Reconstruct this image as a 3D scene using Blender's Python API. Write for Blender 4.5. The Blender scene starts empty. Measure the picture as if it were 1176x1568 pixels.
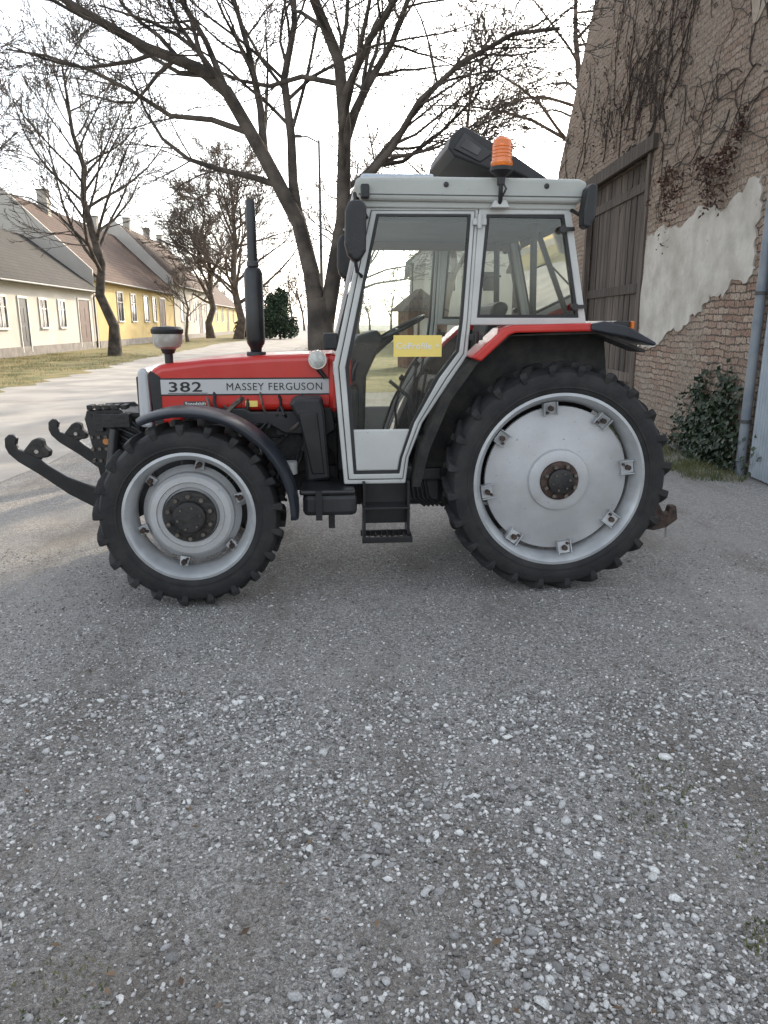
import bpy, bmesh, math, random
import numpy as np
from mathutils import Vector, Matrix, noise
R=math.radians
scene=bpy.context.scene
scene.view_settings.view_transform='Standard'
scene.view_settings.look='None'
scene.view_settings.exposure=0
# ------------------------------------------------------------------ materials
def newmat(name):
    m=bpy.data.materials.new(name); m.use_nodes=True
    nt=m.node_tree; return m,nt,nt.nodes["Principled BSDF"]
def M(name,col,rough=.6,metal=0,col2=None,vs=4,bump=0,bs=60,detail=6,lo=.38,hi=.62,coat=0,speck=0,dust=0):
    m,nt,b=newmat(name)
    b.inputs['Roughness'].default_value=rough; b.inputs['Metallic'].default_value=metal
    b.inputs['Base Color'].default_value=(*col,1)
    if coat: b.inputs['Coat Weight'].default_value=coat; b.inputs['Coat Roughness'].default_value=.12
    tc=nt.nodes.new('ShaderNodeTexCoord')
    if col2:
        n=nt.nodes.new('ShaderNodeTexNoise'); n.inputs['Scale'].default_value=vs; n.inputs['Detail'].default_value=detail
        nt.links.new(tc.outputs['Object'],n.inputs['Vector'])
        r=nt.nodes.new('ShaderNodeValToRGB'); r.color_ramp.elements[0].position=lo; r.color_ramp.elements[1].position=hi
        r.color_ramp.elements[0].color=(*col,1); r.color_ramp.elements[1].color=(*col2,1)
        nt.links.new(n.outputs['Fac'],r.inputs['Fac']); out=r.outputs['Color']
        for amt,sc,c,pl,ph in ((speck,55,(.06,.045,.035,1),.64,.70),(dust,7,(.30,.27,.23,1),.45,.8)):
            if not amt: continue
            n2=nt.nodes.new('ShaderNodeTexNoise'); n2.inputs['Scale'].default_value=sc; n2.inputs['Detail'].default_value=8; n2.inputs['Roughness'].default_value=.65; nt.links.new(tc.outputs['Object'],n2.inputs['Vector'])
            mr=nt.nodes.new('ShaderNodeMapRange'); mr.inputs[1].default_value=pl; mr.inputs[2].default_value=ph; mr.inputs[4].default_value=amt; nt.links.new(n2.outputs['Fac'],mr.inputs[0])
            mx=nt.nodes.new('ShaderNodeMixRGB'); mx.inputs[2].default_value=c; nt.links.new(mr.outputs[0],mx.inputs[0]); nt.links.new(out,mx.inputs[1]); out=mx.outputs[0]
        nt.links.new(out,b.inputs['Base Color'])
    if bump:
        n=nt.nodes.new('ShaderNodeTexNoise'); n.inputs['Scale'].default_value=bs; n.inputs['Detail'].default_value=5
        nt.links.new(tc.outputs['Object'],n.inputs['Vector'])
        bp=nt.nodes.new('ShaderNodeBump'); bp.inputs['Strength'].default_value=bump; bp.inputs['Distance'].default_value=.02
        nt.links.new(n.outputs['Fac'],bp.inputs['Height']); nt.links.new(bp.outputs['Normal'],b.inputs['Normal'])
    return m
RED=M('red_paint',(.46,.012,.008),.32,0,(.52,.024,.016),2.5,coat=.35,dust=.08)
CAB=M('cab_grey_paint',(.45,.455,.435),.4,0,(.53,.535,.51),3,speck=.5,dust=.15)
ROOFP=M('cab_roof_plastic',(.35,.36,.33),.5,0,(.42,.43,.395),2,.05,speck=.4,dust=.2)
SILV=M('silver_wheel_paint',(.34,.345,.35),.42,.15,(.43,.435,.44),3,.05,30,speck=.9,dust=.3)
SILV2=M('silver_rim_paint',(.34,.35,.36),.4,.3,(.44,.455,.46),6,speck=.9,dust=.2)
BLACK=M('black_paint',(.006,.006,.007),.35,0,(.014,.014,.016),8,dust=.03)
BLACKP=M('black_plastic',(.008,.009,.010),.5,0,(.016,.016,.018),5,.1,dust=.03)
NAVY=M('fender_plastic',(.007,.010,.016),.34,0,(.014,.018,.027),4,dust=.04)
ENG=M('engine_dark',(.005,.005,.006),.55,0,(.018,.016,.015),9,.2,40,dust=.03)
TYRE=M('tyre_rubber',(.006,.006,.007),.72,0,(.016,.016,.016),5,.15,60,lo=.42,hi=.75,dust=.07)
RUST=M('rusty_steel',(.022,.013,.010),.75,0,(.065,.038,.027),22,.4,60)
HUBD=M('hub_grease',(.009,.009,.009),.6,0,(.03,.025,.021),25,.3,60)
STEEL=M('bolt_steel',(.08,.07,.06),.5,.5,(.17,.145,.12),30)
CHROME=M('chrome',(.7,.7,.7),.12,1)
WHITEP=M('white_plastic',(.7,.7,.68),.4)
MESH=M('fender_inner',(.007,.007,.007),.75,0,(.018,.016,.014),7,.2,dust=.09)
YEL=M('yellow_label',(.80,.62,.16),.5)
DGREY=M('dark_grey',(.045,.045,.045),.55,0,(.08,.08,.08),6)
STRIPE=M('stripe_silver',(.46,.46,.46),.4,.1)
def orange():
    m,nt,b=newmat('orange_lens'); b.inputs['Base Color'].default_value=(.95,.22,.01,1); b.inputs['Roughness'].default_value=.10
    b.inputs['Transmission Weight'].default_value=.35; b.inputs['Coat Weight'].default_value=.6; return m
ORANGE=orange()
def glass(name,tint,rough=.02):
    m=bpy.data.materials.new(name); m.use_nodes=True; nt=m.node_tree; nt.nodes.clear()
    o=nt.nodes.new('ShaderNodeOutputMaterial'); mx=nt.nodes.new('ShaderNodeMixShader'); t=nt.nodes.new('ShaderNodeBsdfTransparent')
    g=nt.nodes.new('ShaderNodeBsdfGlossy'); f=nt.nodes.new('ShaderNodeFresnel'); f.inputs['IOR'].default_value=1.5
    t.inputs['Color'].default_value=(*tint,1); g.inputs['Roughness'].default_value=rough
    nt.links.new(f.outputs[0],mx.inputs[0]); nt.links.new(t.outputs[0],mx.inputs[1]); nt.links.new(g.outputs[0],mx.inputs[2]); nt.links.new(mx.outputs[0],o.inputs[0])
    return m
GLASS=glass('cab_glass',(.94,.96,.94))
WINGL=M('window_glass_dark',(.03,.035,.04),.08)
# ------------------------------------------------------------------ mesh helpers
def empty(name,loc=(0,0,0),rotz=0):
    e=bpy.data.objects.new(name,None); scene.collection.objects.link(e); e.location=loc; e.rotation_euler=(0,0,rotz); e.empty_display_size=.3; return e
def mk(name,verts,faces,mat,parent=None,smooth=None,bevel=0,bseg=2,recalc=True,solid=0,tri=False):
    me=bpy.data.meshes.new(name); me.from_pydata([tuple(v) for v in verts],[],faces); me.update()
    if recalc:
        bm=bmesh.new(); bm.from_mesh(me)
        if tri: bmesh.ops.triangulate(bm,faces=bm.faces,ngon_method='EAR_CLIP')
        bmesh.ops.recalc_face_normals(bm,faces=bm.faces); bm.to_mesh(me); bm.free()
    if mat: me.materials.append(mat)
    if smooth is not None:
        me.polygons.foreach_set('use_smooth',[True]*len(me.polygons)); me.set_sharp_from_angle(angle=R(smooth))
    o=bpy.data.objects.new(name,me); scene.collection.objects.link(o)
    if parent: o.parent=parent
    if solid:
        s=o.modifiers.new('s','SOLIDIFY'); s.thickness=solid; s.offset=0
    if bevel:
        b=o.modifiers.new('b','BEVEL'); b.width=bevel; b.segments=bseg; b.limit_method='ANGLE'; b.angle_limit=R(35)
    return o
BF=[(0,1,2,3),(7,6,5,4),(0,4,5,1),(1,5,6,2),(2,6,7,3),(3,7,4,0)]
def box(name,x0,x1,y0,y1,z0,z1,mat,parent=None,bevel=0):
    v=[(x0,y0,z0),(x1,y0,z0),(x1,y1,z0),(x0,y1,z0),(x0,y0,z1),(x1,y0,z1),(x1,y1,z1),(x0,y1,z1)]
    return mk(name,v,BF,mat,parent,bevel=bevel)
def prism(name,pts,y0,y1,mat,parent=None,bevel=0,axis='y',smooth=None,tri=False,bseg=2):
    n=len(pts)
    if axis=='y': v=[(a,y0,b) for a,b in pts]+[(a,y1,b) for a,b in pts]
    elif axis=='x': v=[(y0,a,b) for a,b in pts]+[(y1,a,b) for a,b in pts]
    else: v=[(a,b,y0) for a,b in pts]+[(a,b,y1) for a,b in pts]
    f=[tuple(range(n)),tuple(range(2*n-1,n-1,-1))]+[(i,(i+1)%n,n+(i+1)%n,n+i) for i in range(n)]
    return mk(name,v,f,mat,parent,bevel=bevel,smooth=smooth,tri=tri,bseg=bseg)
def ring(name,outer,inner,y0,y1,mat,parent=None,bevel=0):
    n=len(outer); v=[(a,y0,b) for a,b in outer]+[(a,y0,b) for a,b in inner]+[(a,y1,b) for a,b in outer]+[(a,y1,b) for a,b in inner]
    f=[]
    for i in range(n):
        j=(i+1)%n
        f+=[(i,j,n+j,n+i),(2*n+i,3*n+i,3*n+j,2*n+j),(i,2*n+i,2*n+j,j),(n+i,n+j,3*n+j,3*n+i)]
    return mk(name,v,f,mat,parent,bevel=bevel)
def lerp(a,b,t): return [(p[0]+(q[0]-p[0])*t,p[1]+(q[1]-p[1])*t) for p,q in zip(a,b)]
def lathe(name,prof,cx,cya,cz,sgn,mat,parent,segs=72,a0=0,a1=360,smooth=35,solid=0):
    full=abs(a1-a0)>=360; n=len(prof); cnt=segs if full else segs+1
    v=[];f=[]
    for i in range(cnt):
        a=R(a0+(a1-a0)*i/segs)
        for r,l in prof: v.append((cx+r*math.cos(a),sgn*(cya+l),cz+r*math.sin(a)))
    for i in range(segs):
        i2=(i+1)%cnt if full else i+1
        for k in range(n-1): f.append((i*n+k,i*n+k+1,i2*n+k+1,i2*n+k))
    return mk(name,v,f,mat,parent,smooth=smooth,solid=solid)
def vlathe(name,prof,cx,cy,mat,parent,segs=32,smooth=35):
    n=len(prof); v=[];f=[]
    for i in range(segs):
        a=2*math.pi*i/segs
        for r,z in prof: v.append((cx+r*math.cos(a),cy+r*math.sin(a),z))
    for i in range(segs):
        j=(i+1)%segs
        for k in range(n-1): f.append((i*n+k,i*n+k+1,j*n+k+1,j*n+k))
    return mk(name,v,f,mat,parent,smooth=smooth)
class MB:
    def __init__(s): s.v=[]; s.f=[]
    def tube(s,pts,rad,sides=6,cap=False):
        n=len(pts); base=len(s.v)
        for i,p in enumerate(pts):
            t=(pts[min(i+1,n-1)]-pts[max(i-1,0)])
            if t.length<1e-9: t=Vector((0,0,1))
            t.normalize()
            ref=Vector((0.17,.93,.31)) if abs(t.y)<.85 else Vector((1,.1,.2))
            a=t.cross(ref).normalized(); b=t.cross(a); r=rad[i]
            for k in range(sides):
                an=2*math.pi*k/sides; s.v.append(p+a*(math.cos(an)*r)+b*(math.sin(an)*r))
        for i in range(n-1):
            for k in range(sides):
                k2=(k+1)%sides; s.f.append((base+i*sides+k,base+i*sides+k2,base+(i+1)*sides+k2,base+(i+1)*sides+k))
        if cap:
            s.f.append(tuple(base+k for k in range(sides))[::-1]); s.f.append(tuple(base+(n-1)*sides+k for k in range(sides)))
    def box(s,vs):
        b=len(s.v); s.v+= [Vector(q) for q in vs]; s.f+=[tuple(b+i for i in q) for q in BF]
    def bx(s,x0,x1,y0,y1,z0,z1):
        s.box([(x0,y0,z0),(x1,y0,z0),(x1,y1,z0),(x0,y1,z0),(x0,y0,z1),(x1,y0,z1),(x1,y1,z1),(x0,y1,z1)])
def pipe(name,pts,r,mat,parent,sides=10):
    mb=MB(); P=[Vector(p) for p in pts]; mb.tube(P,[r]*len(P),sides,True); return mk(name,mb.v,mb.f,mat,parent,smooth=50)
def text(name,s,size,loc,mat,parent,off=.002,sx=1,rot=(R(90),0,0)):
    c=bpy.data.curves.new(name,'FONT'); c.body=s; c.size=size; c.offset=off; c.extrude=.0015; c.space_character=1.1; c.materials.append(mat)
    o=bpy.data.objects.new(name,c); scene.collection.objects.link(o); o.parent=parent; o.location=loc; o.rotation_euler=rot; o.scale=(sx,1,1); return o
# ------------------------------------------------------------------ TRACTOR
T=empty('tractor',(0,5.35,0),R(5))
def wheel(pref,sgn,cx,cz,cya,Rt,tyre,rim,disc,hub,N,hw,hubmat,nb,br,dth,bl):
    full=tyre+[(r,-l) for r,l in reversed(tyre[:-1])]
    lathe(pref+'_tyre',full,cx,cya,cz,sgn,TYRE,T,96)
    lathe(pref+'_tyre_bead',[(full[2][0]-.012,full[2][1]-.004),(full[2][0]-.006,full[2][1]+.003),(full[2][0]+.004,full[2][1]+.002)],cx,cya,cz,sgn,TYRE,T,96)
    mb=MB()
    for side in (1,-1):
        for i in range(N):
            a0=2*math.pi*(i+(0 if side>0 else .5))/N
            st=[(-.012,0,Rt,Rt-.05),(hw*.55,dth*.62,Rt,Rt-.05),(hw-.002,dth,Rt-.012,Rt-.06),(hw+.003,dth*1.04,Rt-.04,Rt-.065),(hw-.004,dth*1.06,Rt-.085,Rt-.09)]
            base=len(mb.v)
            for k,(l,da,rt,rb) in enumerate(st):
                w=[.5,.52,.6,.55,.35][k]*.05/Rt
                lt=l if k<3 else l; lb=l if k<2 else l-.03
                for (rr,aa,ll) in ((rb,-w,lb),(rb,w,lb),(rt,w*.8,lt),(rt,-w*.8,lt)):
                    a=a0+da+aa
                    mb.v.append(Vector((cx+rr*math.cos(a),sgn*(cya+side*ll),cz+rr*math.sin(a))))
            for k in range(len(st)-1):
                for q in range(4):
                    q2=(q+1)%4; mb.f.append((base+k*4+q,base+k*4+q2,base+k*4+4+q2,base+k*4+4+q))
            mb.f.append((base,base+1,base+2,base+3)); e=base+(len(st)-1)*4; mb.f.append((e,e+1,e+2,e+3))
    mk(pref+'_tread_lugs',mb.v,mb.f,TYRE,T,bevel=.005,bseg=2)
    lathe(pref+'_rim',rim,cx,cya,cz,sgn,SILV2,T,96)
    lathe(pref+'_disc',disc,cx,cya,cz,sgn,SILV,T,96)
    lathe(pref+'_hub',hub,cx,cya,cz,sgn,hubmat,T,48)
    lathe(pref+'_hub_cap',[(r,l+.002) for r,l in hub[-4:]],cx,cya,cz,sgn,ENG,T,48)
    mb=MB()
    for i in range(nb):
        a=2*math.pi*(i+.5)/nb; c=Vector((cx+br*math.cos(a),sgn*(cya+bl-.01),cz+br*math.sin(a)))
        mb.tube([c,c+Vector((0,sgn*.03,0))],[.013,.013],6,True)
    for i in range(6):
        a=2*math.pi*(i+.2)/6; rr=hub[-2][0]*.8; c=Vector((cx+rr*math.cos(a),sgn*(cya+hub[-1][1]-.008),cz+rr*math.sin(a)))
        mb.tube([c,c+Vector((0,sgn*.016,0))],[.007,.007],6,True)
    mk(pref+'_bolts',mb.v,mb.f,STEEL,T)
def brackets(pref,sgn,cx,cz,cya,n,r0,r1,w,l0,l1,off):
    mb=MB(); mb2=MB()
    for i in range(n):
        a=2*math.pi*(i+off)/n; er=Vector((math.cos(a),0,math.sin(a))); et=Vector((-math.sin(a),0,math.cos(a)))
        c=Vector((cx,0,cz))
        def P(r,t,l): q=c+er*r+et*t; q.y=sgn*(cya+l); return q
        mb.box([P(r0,-w,l0-.03),P(r0,w,l0-.03),P(r1,w*.8,l0-.03),P(r1,-w*.8,l0-.03),P(r0,-w,l0),P(r0,w,l0),P(r1,w*.8,l1),P(r1,-w*.8,l1)])
        if w>.035:
            for t in (-w*1.02,w*.86): mb.box([P(r0-.01,t,l0-.02),P(r0-.01,t+.007,l0-.02),P(r1,t+.007,l0-.02),P(r1,t,l0-.02),P(r0-.01,t,l0+.02),P(r0-.01,t+.007,l0+.02),P(r1,t+.007,l1+.02),P(r1,t,l1+.02)])
        q=P((r0+r1)/2,0,(l0+l1)/2); mb2.tube([q,q+Vector((0,sgn*.028,0))],[.018,.018],6,True)
        q=P(r0+.012,w*.5,(l0+l1)/2-.005); mb2.tube([q,q+Vector((0,sgn*.02,0))],[.009,.009],6,True)
    mk(pref+'_brackets',mb.v,mb.f,SILV2,T,bevel=.003); mk(pref+'_bracket_bolts',mb2.v,mb2.f,RUST,T)
FY=.835; FX=-1.255; FZ=.572
for sgn,nm in ((-1,'near'),(1,'far')):
    wheel('rear_wheel_'+nm,sgn,1.04,.735,.745,.735,
      [(.52,.10),(.54,.118),(.59,.133),(.64,.135),(.675,.124),(.695,.095),(.702,.05),(.703,0)],
      [(.553,.105),(.553,.122),(.535,.126),(.52,.112),(.505,.08),(.49,.03),(.49,-.03),(.505,-.08),(.53,-.12)],
      [(.455,-.0),(.465,.02),(.462,.035),(.36,.055),(.22,.075),(.20,.078),(.192,.10),(.175,.106),(.125,.106),(.12,.085),(0,.085)],
      [(.122,.085),(.122,.118),(.112,.124),(.082,.124),(.08,.15),(.068,.156),(0,.156)],24,.135,RUST,8,.10,.125,.13)
    brackets('rear_wheel_'+nm,sgn,1.04,.735,.745,8,.422,.497,.044,.062,.080,.2)
    wheel('front_wheel_'+nm,sgn,FX,FZ,FY,.572,
      [(.365,.10),(.385,.12),(.43,.138),(.485,.14),(.515,.128),(.532,.10),(.538,.05),(.539,0)],
      [(.395,.108),(.395,.126),(.378,.13),(.362,.115),(.345,.08),(.335,.02),(.335,-.05),(.37,-.1)],
      [(.295,-.03),(.298,-.02),(.275,.0),(.262,.01),(.258,.05),(.24,.066),(.205,.07),(.20,.06),(.172,.058),(.165,.04),(0,.04)],
      [(.15,.04),(.16,.085),(.152,.10),(.10,.105),(.096,.135),(.085,.145),(0,.148)],21,.14,HUBD,10,.130,.11,.115)
    brackets('front_wheel_'+nm,sgn,FX,FZ,FY,6,.28,.345,.03,.02,.03,.3)
# axles / chassis
pipe('front_axle',[(FX,-.76,FZ),(FX,-.3,FZ),(FX,.3,FZ),(FX,.76,FZ)],.085,ENG,T,12)
for s in (-1,1): 
    box('front_hub_carrier_%d'%(s+1),-1.36,-1.14,min(s*.62,s*.70),max(s*.62,s*.70),.43,.70,ENG,T,.02)
    pipe('rear_axle_%d'%(s+1),[(1.04,0,.735),(1.04,s*.7,.735)],.11,ENG,T,14)
prism('engine_block',[(-1.45,.62),(-1.4,.98),(-1.3,1.10),(-.3,1.16),(-.3,.60),(-.7,.55),(-1.0,.55)],-.22,.22,ENG,T,.02)
box('transmission',-.35,1.3,-.26,.26,.45,.92,ENG,T,.05)
box('front_bolster',-1.62,-1.0,-.2,.2,.50,.86,ENG,T,.03)
pipe('steering_ram',[(-1.42,-.6,.58),(-1.42,.6,.58)],.03,CHROME,T)
mb=MB(); mb2=MB(); rnd=random.Random(3)
for i in range(40):   # hoses and pipes on the engine side
    x=-1.15+rnd.random()*.7; z=.68+rnd.random()*.4; pts=[]
    d=Vector((rnd.uniform(-1,1),0,rnd.uniform(-1,1))).normalized()
    for k in range(6):
        pts.append(Vector((x,-.25-.06*math.sin(k/5*math.pi)-.05*rnd.random(),z))); x+=d.x*.06; z+=d.z*.05; d=(d+Vector((rnd.uniform(-1,1),0,rnd.uniform(-1,1)))*.4).normalized()
    (mb if i%4 else mb2).tube(pts,[rnd.uniform(.006,.016)]*6,6,True)
for i in range(24):
    x=-1.2+rnd.random()*.85; z=.66+rnd.random()*.42; s=rnd.uniform(.02,.07); mb.bx(x,x+s*1.3,-.27-rnd.random()*.06,-.2,z,z+s)
mk('engine_fittings',mb.v,mb.f,ENG,T); mk('engine_pipes',mb2.v,mb2.f,STEEL,T)
pipe('oil_filter',[(-.98,-.32,.72),(-.98,-.32,.90)],.05,BLACK,T,16)
pipe('fuel_filter',[(-.66,-.55,.75),(-.66,-.55,.83)],.045,M('filter_grey',(.35,.35,.34),.4,.3),T,16)
pipe('alternator',[(-1.18,-.33,.98),(-1.03,-.33,.98)],.07,DGREY,T,16)
# bonnet
bp=[(-1.57,1.03),(-1.42,1.03),(-1.32,1.13),(-.33,1.13),(-.33,1.512),(-.8,1.498),(-1.2,1.473),(-1.5,1.438),(-1.575,1.40)]
prism('bonnet',bp,-.30,.30,RED,T,.045,bseg=4)
prism('grille_surround',[(-1.66,1.03),(-1.575,1.02),(-1.58,1.39),(-1.61,1.425),(-1.65,1.40)],-.29,.29,M('grille_silver',(.45,.46,.47),.4,.2),T,.02)
prism('grille_black',[(-1.555,1.05),(-1.50,1.05),(-1.50,1.36),(-1.56,1.40),(-1.575,1.38)],-.304,-.29,BLACKP,T)
box('grille_mesh',-1.672,-1.6,-.24,.24,1.06,1.36,BLACKP,T,.01)
box('stripe_back',-1.515,-.335,-.3035,-.299,1.237,1.352,BLACK,T)
box('stripe',-1.50,-.337,-.306,-.302,1.247,1.342,STRIPE,T)
text('model_number','382',.090,(-1.455,-.3065,1.264),BLACK,T,.0012,1.55)
text('maker_lettering','MASSEY FERGUSON',.070,(-1.078,-.3065,1.270),BLACK,T,0,.96)
box('stripe_line',-1.455,-1.2,-.3075,-.3045,1.251,1.255,BLACK,T)
box('badge',-1.36,-1.22,-.303,-.298,1.165,1.20,DGREY,T)
text('badge_text','Speedshift',.03,(-1.35,-.3035,1.174),WHITEP,T,.0003)
box('warning_label',-.955,-.875,-.303,-.298,1.16,1.20,YEL,T)
box('white_label',-.61,-.53,-.303,-.298,1.175,1.20,WHITEP,T)
box('bonnet_seam',-.985,-.980,-.3012,-.29,1.14,1.237,BLACK,T)
prism('side_shield',[(-1.28,1.09),(-1.2,1.155),(-.96,1.155),(-.92,1.13),(-.55,1.13),(-.5,1.165),(-.38,1.15),(-.36,1.0),(-.42,.96),(-.7,.98),(-.8,1.04),(-1.15,1.06)],-.335,-.301,BLACKP,T,.012)
box('cowl',-.40,-.24,-.33,.33,1.12,1.50,RED,T,.03)
box('cowl_black',-.35,-.2,-.36,.36,.72,1.30,BLACKP,T,.02)
# air pre-cleaner
vlathe('pre_cleaner_stem',[(.028,1.43),(.028,1.50),(.04,1.505),(.05,1.53)],-1.47,-.12,BLACKP,T)
vlathe('pre_cleaner_bowl',[(.0,1.53),(.045,1.53),(.085,1.55),(.098,1.575),(.098,1.635)],-1.47,-.12,M('smoky_bowl',(.50,.49,.45),.3,0,(.32,.30,.26),15),T)
vlathe('pre_cleaner_lid',[(.102,1.633),(.106,1.64),(.106,1.662),(.09,1.678),(0,1.685)],-1.47,-.12,BLACKP,T)
# exhaust
vlathe('exhaust_muffler',[(.0,1.49),(.035,1.49),(.04,1.54),(.058,1.57),(.062,1.6),(.062,2.02),(.05,2.05),(.034,2.06),(.033,2.12),(.031,2.40),(.027,2.47),(.022,2.47),(.022,2.3)],-.88,-.17,BLACK,T)
vlathe('exhaust_band',[(.036,2.06),(.040,2.065),(.040,2.09),(.036,2.095)],-.88,-.17,DGREY,T)
vlathe('exhaust_collar',[(.0,1.515),(.062,1.515),(.065,1.51),(.065,1.485)],-.88,-.17,BLACKP,T)
# lamp by cab
lathe('work_lamp_shell',[(0,-.07),(.04,-.05),(.058,-.02),(.062,0),(.06,.012),(.05,.012)],-.47,.37,1.47,-1,CHROME,T,32)
lathe('work_lamp_lens',[(.052,.012),(.04,.02),(0,.024)],-.47,.37,1.47,-1,M('lamp_lens',(.42,.42,.38),.12,0,(.6,.6,.56),40),T,32)
pipe('work_lamp_bracket',[(-.47,-.33,1.41),(-.42,-.33,1.35)],.015,BLACK,T)
box('cowl_mirror_box',-.43,-.33,-.34,-.24,1.53,1.64,BLACKP,T,.015)
# front fender
for s in (-1,1):
    lathe('front_fender_%d'%(s+1),[(.605,.160),(.632,.155),(.647,.13),(.650,0),(.647,-.10),(.632,-.12)],FX,FY,FZ,s,NAVY,T,40,-2,114,30,.008)
    pipe('front_fender_stay_%d'%(s+1),[(-1.15,s*.64,.65),(-.95,s*.66,.85),(-.80,s*.72,1.02)],.014,BLACK,T)
# front linkage
L=empty('front_linkage'); L.parent=T
HOOK=[(-1.96,.64),(-2.165,.729),(-2.277,.807),(-2.32,.845),(-2.285,.862),(-2.272,.905),(-2.305,.93),(-2.342,.955),(-2.375,.945),(-2.385,.912),(-2.415,.898),(-2.452,.912),(-2.462,.945),(-2.452,.985),(-2.465,1.005),(-2.50,1.01),(-2.528,.985),(-2.532,.93),(-2.515,.885),(-2.46,.83),(-2.33,.74),(-2.165,.61),(-2.02,.525),(-1.80,.38),(-1.80,.50)]
HOOK=[(x+.045,z) for x,z in HOOK]
for s in (-1,1):
    y=s*.40
    prism('lower_arm_%d'%(s+1),HOOK,y-.022,y+.022,BLACK,L,.007)
    prism('hook_latch_%d'%(s+1),[(-2.375,.90),(-2.315,.97),(-2.285,.985),(-2.245,.975),(-2.24,.93),(-2.205,.90),(-2.215,.86),(-2.285,.85)],y-.032,y+.032,HUBD,L,.01)
    pipe('hook_pin_%d'%(s+1),[(-2.285,y-.045,.90),(-2.285,y+.045,.90)],.014,CHROME,L,8)
    prism('linkage_plate_%d'%(s+1),[(-2.03,1.08),(-2.01,1.14),(-1.80,1.15),(-1.70,1.05),(-1.62,.90),(-1.62,.45),(-1.80,.36),(-1.92,.42),(-1.98,.80)],s*.22-.015,s*.22+.015,BLACK,L,.008)
    pipe('lift_ram_%d'%(s+1),[(-1.82,s*.3,1.02),(-1.88,s*.34,.62)],.035,BLACK,L,12)
    pipe('lift_ram_rod_%d'%(s+1),[(-1.88,s*.34,.62),(-1.90,s*.36,.50)],.018,CHROME,L,10)
pipe('cross_shaft',[(-1.85,-.42,.45),(-1.85,.42,.45)],.04,BLACK,L,12)
mb=MB(); mb2=MB()
for k in range(5): mb2.bx(-2.0+k*.055,-1.965+k*.055,-.265,-.16,1.145,1.175)
for k in range(9):
    x=-1.99+.045*(k%3); z=.80+.08*(k//3); mb.tube([Vector((x,-.22,z)),Vector((x,-.25,z))],[.012,.012],8,True)
mb2.bx(-1.90,-1.72,-.30,-.2,1.03,1.12); mb2.bx(-1.99,-1.66,-.235,.235,1.09,1.12); mb2.bx(-1.96,-1.90,-.28,-.22,1.0,1.12)
mk('linkage_bolts',mb.v,mb.f,STEEL,L); mk('linkage_valve_block',mb2.v,mb2.f,ENG,L,bevel=.004)
for k in range(4):
    z=1.0-k*.05; pipe('hydraulic_hose_%d'%k,[(-1.9,-.2,z),(-1.82,-.26,z+.08),(-1.7,-.27,z+.02),(-1.6,-.22,z-.08)],.012,BLACKP,L,8)
lathe('linkage_badge',[(0,.005),(.022,.005)],-1.9,.238,.93,-1,M('copper_badge',(.5,.2,.05),.4),L,16)
# centre panels, battery box, step
prism('battery_column',[(-.66,1.20),(-.62,1.235),(-.45,1.235),(-.43,1.16),(-.40,.70),(-.56,.68),(-.58,1.05)],-.52,-.30,BLACKP,T,.02)
prism('column_rib',[(-.60,1.14),(-.48,1.14),(-.44,.74),(-.52,.74)],-.535,-.52,BLACK,T,.006)
box('tool_box',-.58,-.24,-.80,-.48,.52,.66,BLACKP,T,.03)
box('tool_box_lid',-.60,-.25,-.815,-.47,.66,.69,BLACK,T,.012)
box('tool_box_strap',-.50,-.46,-.822,-.8,.5,.69,BLACK,T)
box('tool_box_foot',-.42,-.38,-.72,-.66,.42,.53,BLACK,T)
mb=MB()
for x in (-.20,.085): mb.bx(x,x+.018,-.74,-.60,.36,.72)
mb.bx(-.20,.10,-.62,-.605,.42,.72); mb.bx(-.20,.10,-.78,-.6,.55,.565)
mb.bx(-.21,.115,-.80,-.785,.335,.375); mb.bx(-.21,.115,-.63,-.615,.335,.375)
for k in range(9): mb.bx(-.2+k*.038,-.188+k*.038,-.785,-.63,.34,.372)
mk('cab_step',mb.v,mb.f,BLACK,T,bevel=.003)
for k in range(4): pipe('cable_%d'%k,[(.12+.03*k,-.55,.75),(.15+.03*k,-.58,.58),(.22+.03*k,-.55,.52),(.34,-.5,.6)],.012,BLACKP,T,8)
box('fuel_tank',-.2,.35,-.56,-.30,.52,.72,BLACKP,T,.04)
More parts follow.
